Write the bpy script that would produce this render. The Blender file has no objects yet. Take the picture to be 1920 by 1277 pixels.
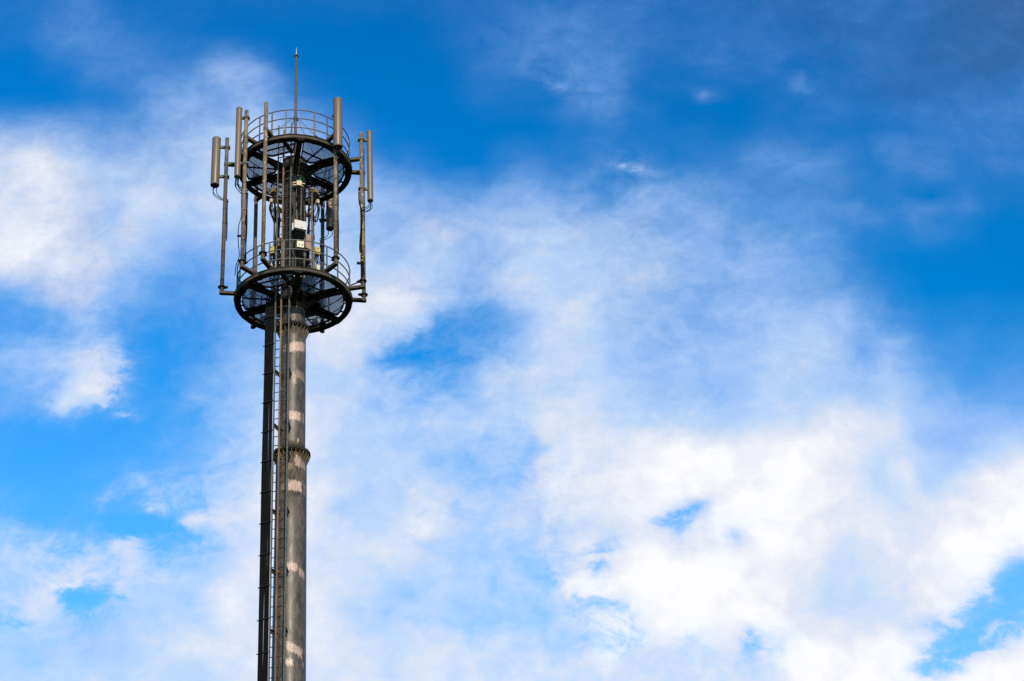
import bpy, bmesh, math, random
from mathutils import Vector, Matrix

# ------------------------------------------------------------------ scene, camera, sun, sky
SC = bpy.context.scene
COL = SC.collection
PI = math.pi
rad = math.radians
random.seed(7)

TOWER = Vector((-6.234, 47.493, 0.0))          # foot of the mast
TURN = math.atan2(6.234, 47.493)               # tower frame: local -Y faces the viewer
SUN_EL, SUN_AZ = rad(22), rad(6.5)              # azimuth measured to the right of the line tower -> viewer

cam_d = bpy.data.cameras.new("camera")
cam = bpy.data.objects.new("camera", cam_d)
COL.objects.link(cam)
SC.camera = cam
cam_d.sensor_width = 36.0
cam_d.lens = 69.375
cam_d.clip_end = 20000
pitch, roll = rad(32.0), rad(-3.2669)
F = Vector((0, math.cos(pitch), math.sin(pitch)))
R0, U0 = Vector((1, 0, 0)), Vector((0, -math.sin(pitch), math.cos(pitch)))
RR = R0 * math.cos(roll) + U0 * math.sin(roll)
UU = U0 * math.cos(roll) - R0 * math.sin(roll)
cam.matrix_world = Matrix(((RR.x, UU.x, -F.x, 0), (RR.y, UU.y, -F.y, 0), (RR.z, UU.z, -F.z, 1.6), (0, 0, 0, 1)))

SC.view_settings.view_transform = 'Standard'
SC.view_settings.look = 'None'
SC.view_settings.exposure = 0.0
SC.view_settings.gamma = 1.0

sl = Vector((math.sin(SUN_AZ) * math.cos(SUN_EL), -math.cos(SUN_AZ) * math.cos(SUN_EL), math.sin(SUN_EL)))
sun_dir = Matrix.Rotation(TURN, 3, 'Z') @ sl
sun_d = bpy.data.lights.new("sun", 'SUN')
sun_d.energy = 4.8
sun_d.angle = rad(0.5)
sun_d.color = (1.0, 0.83, 0.65)
sun = bpy.data.objects.new("sun", sun_d)
sun.rotation_euler = sun_dir.to_track_quat('Z', 'Y').to_euler()
sun.location = (20, -20, 60)
COL.objects.link(sun)

# sky: Nishita clear sky + cloud cover given as a table over (x/y, z/y) of the view direction
SKY_RANGE = (-0.33275, 0.35166, 0.39198, 0.91942)
SKY_D = [
    [78, 78, 78, 78, 78, 78, 78, 78, 82, 89, 89, 89, 89, 89, 89, 89, 89, 89, 89, 89, 89, 89, 89, 89, 89, 85, 78, 78, 78, 78, 77, 76, 76, 76, 76, 76, 77, 78, 78, 78, 78, 78, 84, 99, 100, 100, 100, 94, 87, 77, 85, 97, 100, 100, 100, 100, 99, 99, 98, 98, 98, 97, 97],
    [78, 78, 78, 78, 78, 78, 78, 78, 83, 89, 89, 89, 89, 89, 89, 89, 89, 89, 89, 89, 89, 89, 89, 89, 89, 85, 78, 78, 78, 78, 77, 76, 76, 76, 76, 76, 77, 78, 78, 78, 77, 76, 82, 97, 100, 100, 100, 95, 88, 47, 45, 62, 89, 99, 100, 98, 95, 94, 93, 93, 92, 92, 91],
    [78, 78, 78, 78, 78, 78, 78, 78, 83, 89, 89, 89, 89, 89, 89, 89, 89, 89, 89, 89, 89, 89, 89, 89, 89, 85, 78, 78, 78, 77, 76, 75, 75, 74, 74, 74, 74, 74, 74, 76, 73, 66, 71, 93, 100, 100, 100, 96, 89, 76, 38, 35, 39, 61, 88, 94, 91, 86, 83, 81, 79, 77, 75],
    [78, 78, 78, 78, 78, 78, 78, 78, 83, 89, 89, 89, 89, 89, 89, 89, 89, 89, 89, 89, 89, 89, 89, 89, 86, 82, 78, 75, 73, 73, 72, 71, 71, 71, 70, 70, 70, 70, 66, 67, 79, 59, 60, 89, 100, 100, 100, 98, 93, 79, 63, 41, 37, 43, 56, 63, 62, 60, 57, 55, 53, 51, 49],
    [78, 78, 77, 77, 76, 76, 76, 78, 82, 86, 85, 87, 89, 89, 89, 89, 89, 89, 89, 89, 89, 89, 89, 89, 83, 79, 78, 73, 68, 68, 68, 68, 67, 67, 67, 67, 70, 75, 68, 81, 90, 57, 78, 93, 100, 100, 100, 100, 98, 81, 59, 53, 43, 43, 32, 35, 35, 33, 33, 33, 33, 33, 33],
    [73, 72, 72, 72, 71, 71, 73, 77, 80, 80, 80, 84, 89, 89, 89, 89, 89, 89, 89, 89, 89, 89, 88, 86, 80, 77, 74, 69, 65, 65, 65, 65, 65, 64, 64, 66, 72, 88, 93, 95, 98, 97, 97, 100, 100, 100, 100, 100, 100, 97, 89, 72, 58, 48, 27, 25, 33, 33, 33, 33, 33, 33, 33],
    [68, 67, 67, 66, 66, 67, 71, 76, 74, 74, 77, 82, 85, 85, 84, 84, 87, 89, 89, 89, 89, 89, 86, 81, 79, 75, 69, 65, 63, 62, 62, 62, 62, 62, 62, 67, 79, 96, 100, 100, 100, 100, 100, 100, 100, 100, 100, 100, 100, 99, 97, 87, 76, 59, 22, 19, 33, 33, 33, 33, 35, 37, 39],
    [58, 57, 57, 56, 53, 68, 72, 67, 65, 66, 76, 79, 80, 80, 79, 79, 85, 89, 89, 89, 89, 89, 84, 74, 78, 75, 68, 64, 62, 62, 62, 62, 65, 64, 63, 77, 94, 99, 100, 100, 100, 100, 100, 100, 100, 100, 100, 100, 100, 100, 100, 96, 88, 73, 43, 24, 51, 55, 57, 59, 61, 62, 64],
    [48, 47, 46, 46, 51, 71, 72, 63, 57, 60, 76, 76, 75, 77, 78, 78, 85, 89, 89, 89, 89, 89, 85, 77, 73, 75, 68, 64, 62, 62, 62, 62, 65, 80, 65, 86, 100, 100, 100, 99, 99, 100, 100, 100, 100, 100, 100, 100, 100, 100, 100, 98, 96, 90, 81, 56, 76, 80, 82, 84, 86, 88, 89],
    [52, 52, 53, 54, 58, 67, 68, 35, 24, 42, 76, 74, 73, 76, 78, 78, 85, 89, 89, 89, 89, 89, 85, 79, 78, 76, 70, 66, 63, 62, 61, 61, 63, 63, 64, 83, 96, 99, 98, 96, 97, 100, 100, 100, 100, 100, 100, 100, 100, 100, 100, 100, 100, 100, 98, 90, 91, 92, 92, 93, 93, 94, 94],
    [62, 63, 64, 65, 64, 61, 60, 56, 61, 66, 76, 69, 80, 84, 75, 78, 85, 89, 89, 89, 89, 89, 87, 84, 80, 77, 75, 70, 65, 62, 60, 60, 61, 61, 62, 80, 92, 90, 76, 88, 93, 81, 94, 100, 100, 100, 100, 100, 100, 100, 100, 100, 100, 100, 100, 97, 97, 97, 97, 98, 98, 99, 99],
    [68, 68, 68, 68, 66, 63, 66, 68, 64, 67, 72, 60, 56, 63, 70, 79, 85, 89, 89, 89, 89, 89, 89, 89, 82, 78, 77, 72, 66, 63, 61, 62, 64, 66, 67, 73, 83, 82, 70, 79, 85, 74, 97, 100, 100, 100, 100, 100, 100, 100, 100, 100, 100, 100, 100, 100, 100, 100, 100, 100, 100, 100, 100],
    [68, 68, 68, 68, 68, 67, 68, 68, 68, 68, 66, 52, 46, 51, 59, 76, 85, 89, 89, 89, 89, 89, 89, 89, 82, 77, 73, 69, 67, 63, 62, 64, 69, 74, 74, 79, 87, 67, 41, 70, 82, 89, 96, 100, 100, 100, 100, 100, 100, 100, 98, 96, 97, 98, 100, 100, 100, 100, 100, 100, 100, 100, 100],
    [65, 64, 63, 62, 61, 59, 56, 54, 55, 52, 47, 39, 43, 45, 58, 84, 84, 89, 89, 89, 88, 89, 89, 89, 83, 76, 69, 67, 66, 63, 63, 67, 74, 80, 83, 88, 92, 82, 65, 44, 90, 94, 98, 100, 100, 100, 100, 100, 100, 100, 97, 93, 95, 97, 99, 100, 100, 100, 99, 99, 98, 98, 98],
    [50, 49, 48, 46, 45, 44, 38, 36, 37, 16, 3, 7, 26, 80, 81, 69, 82, 88, 89, 89, 88, 84, 87, 89, 83, 76, 69, 65, 63, 61, 62, 70, 78, 85, 90, 94, 95, 93, 91, 95, 98, 99, 100, 100, 100, 100, 100, 100, 99, 99, 97, 91, 93, 96, 98, 98, 96, 95, 94, 94, 94, 93, 93],
    [35, 34, 33, 33, 32, 26, 16, 23, 30, 30, 37, 66, 48, 52, 61, 69, 79, 85, 88, 89, 89, 89, 85, 87, 83, 76, 69, 64, 59, 58, 60, 73, 82, 89, 95, 98, 98, 98, 100, 100, 100, 100, 100, 100, 100, 100, 100, 99, 98, 98, 97, 91, 90, 93, 95, 95, 93, 91, 90, 89, 89, 89, 88],
    [29, 29, 28, 28, 28, 21, 14, 17, 32, 40, 46, 48, 53, 62, 65, 68, 76, 82, 88, 89, 89, 89, 88, 88, 82, 75, 68, 63, 58, 56, 58, 68, 78, 88, 92, 95, 98, 100, 100, 100, 100, 100, 100, 100, 100, 100, 100, 100, 98, 97, 95, 91, 88, 88, 88, 88, 87, 86, 85, 85, 84, 84, 84],
    [24, 24, 23, 22, 16, 11, 11, 19, 31, 42, 49, 49, 52, 58, 61, 65, 74, 82, 88, 89, 89, 87, 86, 86, 80, 73, 67, 61, 57, 54, 55, 61, 74, 87, 89, 90, 97, 99, 98, 97, 97, 98, 99, 99, 98, 98, 96, 96, 96, 96, 93, 89, 88, 86, 83, 82, 81, 81, 80, 80, 80, 79, 79],
    [20, 19, 18, 14, 7, 4, 4, 11, 22, 27, 31, 34, 38, 44, 52, 62, 73, 82, 88, 89, 88, 85, 84, 83, 78, 72, 66, 62, 60, 58, 57, 61, 78, 87, 89, 89, 93, 93, 89, 88, 88, 92, 94, 94, 94, 93, 92, 91, 91, 92, 91, 87, 86, 86, 82, 76, 74, 73, 72, 71, 69, 68, 67],
    [15, 15, 14, 10, 4, 2, 2, 4, 11, 12, 14, 20, 26, 32, 46, 59, 71, 80, 88, 89, 88, 85, 82, 79, 76, 73, 70, 68, 69, 68, 69, 77, 84, 88, 89, 89, 90, 88, 81, 79, 78, 84, 89, 89, 89, 87, 87, 86, 86, 86, 85, 78, 75, 75, 70, 61, 58, 59, 58, 57, 56, 55, 54],
    [12, 12, 13, 12, 6, 4, 4, 7, 12, 12, 14, 20, 25, 28, 44, 59, 68, 78, 88, 89, 88, 85, 81, 76, 74, 73, 73, 74, 77, 78, 78, 84, 88, 89, 89, 89, 87, 83, 76, 74, 73, 79, 84, 87, 87, 83, 82, 82, 81, 81, 81, 71, 60, 50, 43, 40, 41, 45, 44, 44, 43, 42, 41],
    [17, 17, 17, 17, 15, 16, 20, 20, 18, 14, 15, 21, 23, 24, 43, 58, 64, 75, 88, 89, 88, 84, 78, 70, 68, 68, 67, 68, 72, 75, 78, 81, 84, 88, 89, 89, 85, 79, 72, 69, 69, 74, 80, 86, 86, 81, 78, 78, 77, 76, 78, 66, 52, 39, 30, 27, 29, 35, 35, 35, 34, 33, 32],
    [21, 21, 22, 22, 25, 44, 41, 34, 29, 44, 32, 19, 22, 27, 45, 58, 65, 75, 88, 89, 88, 82, 74, 63, 61, 60, 60, 62, 67, 72, 78, 78, 80, 86, 89, 89, 83, 75, 70, 67, 69, 73, 78, 83, 84, 81, 78, 78, 72, 67, 78, 62, 45, 34, 25, 20, 20, 25, 26, 26, 25, 24, 24],
    [29, 30, 30, 33, 40, 60, 86, 65, 49, 33, 22, 16, 22, 48, 47, 58, 65, 76, 89, 89, 87, 81, 71, 59, 56, 53, 52, 54, 60, 67, 74, 78, 83, 87, 89, 89, 81, 72, 68, 68, 72, 75, 78, 80, 80, 78, 80, 78, 70, 59, 74, 59, 39, 28, 21, 15, 12, 18, 20, 19, 19, 18, 18],
    [38, 39, 39, 45, 57, 66, 84, 90, 73, 44, 26, 13, 22, 34, 46, 57, 64, 75, 85, 87, 88, 84, 76, 64, 54, 44, 43, 45, 51, 59, 69, 78, 86, 88, 89, 89, 79, 68, 67, 69, 75, 77, 77, 77, 78, 78, 80, 78, 65, 56, 60, 49, 31, 21, 17, 13, 11, 14, 15, 14, 14, 14, 13],
    [46, 46, 46, 53, 65, 72, 78, 81, 80, 60, 29, 13, 20, 30, 42, 54, 64, 73, 81, 85, 88, 87, 81, 47, 28, 23, 33, 36, 42, 52, 64, 77, 89, 89, 88, 86, 77, 64, 63, 64, 67, 70, 72, 74, 77, 77, 77, 77, 66, 56, 48, 38, 22, 13, 12, 11, 10, 10, 10, 10, 9, 9, 9],
    [50, 50, 51, 57, 66, 72, 77, 76, 78, 68, 33, 12, 18, 26, 38, 51, 63, 71, 77, 84, 89, 89, 86, 74, 37, 28, 30, 33, 37, 46, 58, 74, 89, 89, 87, 83, 73, 60, 59, 59, 60, 62, 66, 71, 76, 77, 77, 78, 76, 55, 41, 28, 16, 8, 7, 7, 7, 6, 6, 5, 5, 5, 4],
    [54, 55, 55, 60, 65, 71, 74, 68, 64, 50, 30, 14, 18, 25, 37, 49, 59, 66, 72, 81, 89, 89, 87, 85, 71, 44, 30, 28, 30, 36, 42, 68, 88, 88, 86, 80, 70, 58, 56, 56, 56, 57, 61, 67, 72, 71, 67, 73, 73, 46, 33, 20, 11, 4, 3, 3, 3, 2, 2, 2, 1, 1, 1],
    [46, 45, 43, 45, 48, 56, 61, 60, 53, 40, 28, 17, 20, 25, 37, 47, 55, 61, 67, 79, 88, 88, 88, 88, 83, 70, 40, 29, 29, 33, 41, 72, 88, 88, 86, 80, 71, 62, 58, 55, 55, 56, 58, 62, 67, 64, 58, 53, 46, 37, 26, 13, 5, 0, 0, 0, 0, 0, 0, 0, 0, 0, 0],
    [32, 31, 30, 30, 31, 41, 49, 53, 48, 35, 27, 21, 21, 25, 37, 46, 52, 59, 66, 77, 85, 87, 88, 88, 83, 76, 64, 45, 32, 36, 59, 76, 88, 88, 87, 80, 73, 65, 60, 55, 55, 55, 55, 57, 63, 60, 53, 46, 39, 30, 19, 9, 3, 0, 0, 0, 0, 0, 0, 0, 0, 0, 0],
    [21, 22, 22, 23, 26, 39, 50, 55, 51, 40, 32, 25, 25, 28, 38, 46, 52, 59, 65, 74, 81, 86, 88, 88, 83, 76, 74, 70, 57, 57, 71, 81, 88, 88, 87, 80, 73, 67, 62, 58, 56, 54, 54, 56, 62, 60, 53, 47, 39, 25, 13, 5, 1, 0, 0, 0, 0, 0, 0, 0, 0, 0, 0],
    [25, 25, 26, 30, 35, 48, 57, 60, 55, 48, 37, 28, 29, 31, 39, 45, 52, 58, 65, 71, 78, 84, 86, 86, 81, 76, 76, 73, 60, 58, 71, 80, 87, 88, 87, 80, 73, 67, 63, 61, 58, 54, 54, 55, 61, 60, 53, 47, 40, 22, 7, 3, 1, 1, 2, 1, 1, 0, 0, 0, 0, 0, 0],
    [29, 30, 34, 40, 45, 57, 64, 65, 61, 55, 44, 35, 35, 37, 44, 51, 59, 64, 69, 73, 77, 80, 82, 81, 79, 76, 76, 73, 60, 57, 70, 80, 87, 88, 87, 80, 73, 67, 63, 63, 59, 53, 52, 51, 56, 56, 49, 43, 37, 22, 8, 5, 4, 7, 7, 5, 2, 0, 0, 0, 0, 0, 0],
    [43, 47, 56, 60, 60, 65, 68, 69, 66, 63, 54, 47, 44, 45, 53, 60, 67, 70, 73, 74, 76, 77, 77, 76, 76, 75, 75, 73, 60, 57, 70, 78, 84, 83, 81, 75, 70, 63, 59, 59, 56, 53, 49, 45, 49, 50, 43, 37, 32, 21, 8, 7, 7, 12, 13, 9, 4, 0, 0, 0, 0, 1, 1],
    [68, 73, 79, 80, 75, 73, 72, 73, 72, 71, 65, 59, 53, 54, 61, 68, 75, 76, 77, 76, 75, 73, 72, 72, 71, 71, 70, 69, 61, 60, 70, 77, 79, 77, 72, 69, 65, 59, 55, 54, 54, 52, 46, 39, 42, 43, 37, 32, 28, 19, 19, 22, 8, 19, 11, 10, 8, 3, 2, 3, 3, 3, 3],
    [94, 95, 93, 90, 86, 78, 75, 73, 74, 75, 71, 68, 62, 61, 66, 72, 79, 81, 81, 77, 74, 70, 67, 67, 66, 66, 66, 65, 62, 63, 71, 75, 75, 70, 63, 61, 59, 54, 52, 52, 51, 49, 43, 36, 37, 36, 32, 28, 24, 29, 22, 7, 7, 16, 24, 13, 24, 7, 5, 5, 5, 6, 6],
    [96, 94, 91, 90, 86, 77, 72, 69, 72, 75, 76, 76, 70, 68, 71, 77, 84, 85, 85, 79, 73, 66, 62, 62, 62, 61, 60, 59, 58, 59, 65, 68, 67, 62, 54, 50, 47, 48, 51, 50, 49, 45, 40, 35, 32, 29, 27, 25, 21, 15, 9, 7, 7, 4, 0, 8, 15, 11, 9, 9, 10, 10, 11],
    [91, 91, 90, 89, 86, 77, 70, 64, 69, 75, 82, 85, 78, 75, 75, 80, 87, 87, 86, 79, 73, 68, 65, 63, 60, 57, 53, 50, 49, 50, 55, 58, 58, 53, 45, 40, 34, 42, 49, 49, 47, 41, 36, 33, 28, 23, 23, 23, 20, 16, 10, 7, 9, 7, 9, 12, 16, 15, 15, 15, 16, 16, 17],
    [87, 88, 89, 89, 85, 76, 70, 64, 67, 79, 84, 84, 77, 76, 79, 83, 87, 87, 86, 79, 73, 71, 68, 63, 58, 52, 47, 41, 40, 41, 46, 49, 49, 44, 36, 30, 26, 35, 44, 40, 36, 32, 28, 24, 21, 22, 26, 27, 23, 19, 11, 8, 11, 12, 24, 22, 15, 18, 21, 22, 23, 23, 24],
    [87, 88, 89, 89, 84, 76, 72, 69, 69, 82, 85, 84, 77, 77, 83, 85, 87, 87, 86, 79, 74, 73, 68, 59, 51, 43, 35, 28, 26, 26, 33, 37, 36, 31, 25, 23, 25, 31, 39, 28, 21, 22, 20, 16, 22, 30, 33, 33, 27, 23, 13, 7, 18, 26, 25, 22, 16, 20, 25, 25, 25, 25, 25],
    [87, 87, 88, 89, 85, 78, 75, 74, 81, 86, 86, 82, 76, 78, 85, 87, 87, 85, 82, 74, 67, 62, 53, 43, 34, 27, 20, 13, 12, 12, 19, 25, 24, 20, 14, 16, 25, 47, 38, 16, 8, 12, 13, 12, 23, 32, 34, 32, 24, 20, 12, 8, 26, 30, 20, 19, 19, 21, 24, 24, 24, 24, 24],
    [86, 86, 88, 89, 87, 82, 77, 73, 75, 77, 76, 75, 74, 78, 85, 86, 86, 82, 77, 69, 61, 51, 39, 28, 19, 13, 7, 2, 1, 1, 8, 14, 14, 11, 8, 11, 23, 27, 20, 12, 6, 9, 10, 8, 16, 26, 27, 22, 15, 13, 9, 7, 19, 21, 19, 22, 22, 23, 24, 24, 24, 24, 24],
    [84, 84, 88, 90, 88, 84, 77, 70, 69, 68, 67, 68, 72, 78, 85, 86, 86, 79, 72, 64, 55, 41, 28, 16, 9, 5, 2, 0, 0, 0, 4, 8, 7, 7, 6, 9, 17, 17, 13, 9, 6, 7, 7, 4, 5, 10, 12, 9, 8, 7, 6, 6, 11, 16, 22, 26, 27, 28, 28, 29, 30, 30, 31],
    [82, 82, 88, 92, 88, 84, 75, 66, 61, 58, 58, 61, 69, 76, 82, 84, 86, 76, 67, 57, 46, 33, 20, 10, 5, 3, 1, 0, 0, 0, 1, 3, 2, 3, 5, 8, 13, 12, 8, 6, 6, 6, 5, 2, 1, 4, 6, 7, 8, 10, 11, 11, 17, 25, 30, 34, 34, 35, 36, 37, 37, 38, 39],
    [75, 74, 81, 86, 81, 72, 60, 51, 47, 46, 48, 54, 63, 71, 78, 82, 86, 74, 61, 50, 37, 25, 14, 4, 1, 0, 0, 0, 0, 0, 0, 0, 0, 2, 7, 12, 16, 14, 8, 8, 4, 3, 3, 1, 0, 3, 6, 9, 12, 15, 17, 17, 24, 35, 39, 42, 42, 43, 44, 44, 45, 46, 47],
    [60, 59, 66, 71, 63, 54, 44, 38, 35, 35, 39, 48, 59, 66, 73, 79, 85, 71, 56, 42, 29, 18, 8, 2, 0, 0, 0, 0, 0, 1, 2, 2, 4, 7, 14, 21, 24, 20, 9, 11, 4, 1, 1, 0, 0, 3, 6, 10, 15, 20, 23, 24, 31, 43, 47, 48, 49, 51, 52, 53, 53, 54, 55],
    [46, 45, 51, 55, 46, 38, 30, 26, 24, 26, 35, 46, 54, 58, 63, 69, 73, 56, 40, 29, 19, 10, 4, 1, 0, 0, 0, 0, 1, 3, 4, 4, 7, 12, 22, 30, 32, 26, 11, 4, 4, 8, 32, 11, 2, 5, 9, 13, 30, 25, 25, 29, 35, 43, 48, 51, 55, 59, 60, 61, 62, 63, 63],
    [31, 31, 34, 35, 29, 24, 20, 19, 20, 24, 37, 49, 51, 49, 50, 56, 59, 42, 26, 17, 10, 4, 1, 0, 0, 0, 0, 0, 2, 5, 6, 7, 12, 18, 35, 35, 35, 29, 14, 7, 11, 18, 7, 8, 9, 12, 15, 17, 32, 24, 26, 33, 41, 45, 49, 54, 60, 66, 69, 70, 71, 71, 72],
    [17, 16, 17, 17, 13, 11, 11, 13, 16, 21, 39, 50, 50, 42, 43, 51, 53, 35, 15, 8, 4, 1, 0, 0, 0, 0, 0, 0, 3, 8, 10, 12, 18, 32, 30, 35, 35, 30, 17, 10, 9, 11, 15, 17, 18, 19, 21, 22, 23, 24, 25, 37, 47, 47, 49, 55, 62, 69, 72, 72, 73, 76, 77],
    [4, 4, 3, 2, 1, 2, 4, 8, 13, 19, 36, 47, 46, 41, 52, 58, 55, 35, 11, 5, 2, 1, 0, 0, 0, 0, 0, 0, 3, 10, 14, 18, 24, 30, 33, 35, 35, 31, 20, 14, 14, 16, 21, 23, 24, 24, 24, 25, 26, 28, 30, 39, 47, 47, 48, 54, 61, 68, 72, 72, 74, 79, 81],
    [0, 0, 0, 0, 1, 3, 9, 13, 17, 19, 27, 38, 36, 44, 58, 59, 53, 27, 5, 2, 1, 0, 0, 0, 0, 0, 0, 0, 4, 12, 18, 24, 29, 35, 35, 35, 33, 30, 22, 16, 15, 15, 18, 21, 23, 24, 24, 26, 29, 33, 37, 42, 47, 47, 47, 54, 60, 67, 72, 72, 75, 82, 85],
    [0, 0, 0, 1, 2, 7, 15, 19, 21, 19, 18, 22, 24, 41, 54, 52, 37, 11, 0, 0, 0, 0, 0, 0, 0, 0, 0, 1, 5, 12, 18, 23, 29, 35, 35, 35, 32, 28, 23, 19, 16, 15, 16, 18, 22, 24, 24, 27, 32, 38, 44, 46, 47, 46, 47, 53, 59, 66, 72, 74, 77, 85, 90],
    [0, 0, 0, 2, 6, 13, 21, 24, 24, 19, 14, 14, 15, 28, 37, 28, 14, 3, 0, 0, 0, 0, 0, 0, 0, 0, 1, 2, 7, 13, 18, 23, 29, 34, 35, 35, 30, 25, 24, 22, 18, 14, 14, 16, 22, 25, 27, 30, 35, 40, 45, 45, 43, 44, 46, 52, 59, 65, 72, 76, 80, 88, 94],
    [0, 0, 1, 5, 13, 19, 24, 23, 21, 16, 11, 10, 10, 13, 15, 9, 4, 1, 0, 0, 0, 0, 0, 0, 0, 0, 1, 4, 8, 13, 18, 23, 28, 33, 34, 33, 28, 24, 24, 24, 20, 17, 17, 19, 25, 29, 32, 36, 39, 43, 45, 44, 40, 41, 45, 51, 58, 64, 71, 77, 84, 91, 99],
    [2, 2, 3, 11, 19, 24, 26, 22, 18, 13, 8, 8, 7, 5, 3, 2, 1, 0, 0, 0, 0, 0, 0, 0, 0, 1, 2, 6, 10, 13, 18, 23, 27, 30, 30, 30, 27, 24, 24, 24, 22, 20, 20, 22, 27, 33, 38, 42, 44, 45, 46, 44, 38, 38, 44, 50, 57, 64, 70, 77, 84, 92, 99],
    [4, 4, 6, 16, 23, 26, 27, 20, 14, 10, 6, 6, 5, 2, 1, 1, 1, 1, 1, 1, 1, 2, 2, 2, 2, 2, 4, 8, 11, 13, 17, 22, 25, 27, 27, 26, 25, 24, 24, 24, 24, 23, 24, 25, 30, 36, 42, 47, 47, 47, 47, 44, 38, 37, 43, 50, 56, 63, 69, 76, 83, 91, 98],
    [6, 6, 8, 18, 24, 26, 25, 17, 11, 8, 6, 6, 5, 3, 2, 2, 3, 3, 3, 3, 3, 3, 4, 4, 4, 4, 6, 11, 13, 14, 17, 22, 24, 24, 24, 24, 24, 24, 24, 24, 24, 24, 24, 24, 30, 35, 41, 47, 47, 47, 47, 45, 39, 37, 43, 49, 55, 62, 68, 75, 82, 90, 97],
    [6, 6, 8, 17, 24, 24, 22, 14, 9, 7, 6, 6, 6, 5, 4, 4, 5, 5, 5, 5, 5, 6, 6, 6, 6, 6, 8, 12, 14, 14, 17, 22, 24, 24, 24, 24, 24, 24, 24, 24, 24, 24, 24, 24, 29, 35, 41, 47, 47, 47, 47, 46, 40, 36, 42, 48, 54, 61, 68, 74, 81, 89, 96],
    [6, 6, 7, 15, 21, 21, 17, 11, 6, 6, 6, 6, 6, 6, 6, 6, 6, 6, 6, 6, 6, 6, 6, 6, 6, 6, 8, 12, 14, 14, 17, 22, 24, 24, 24, 24, 24, 24, 24, 24, 24, 24, 24, 24, 29, 34, 40, 46, 47, 47, 47, 46, 40, 35, 41, 47, 54, 60, 67, 73, 80, 87, 95],
    [6, 6, 6, 12, 18, 17, 14, 9, 6, 6, 6, 6, 6, 6, 6, 6, 6, 6, 6, 6, 6, 6, 6, 6, 6, 6, 8, 12, 14, 14, 17, 22, 24, 24, 24, 24, 24, 24, 24, 24, 24, 24, 24, 24, 28, 34, 40, 46, 47, 47, 47, 47, 41, 35, 40, 47, 53, 59, 66, 73, 79, 86, 94],
]
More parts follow.
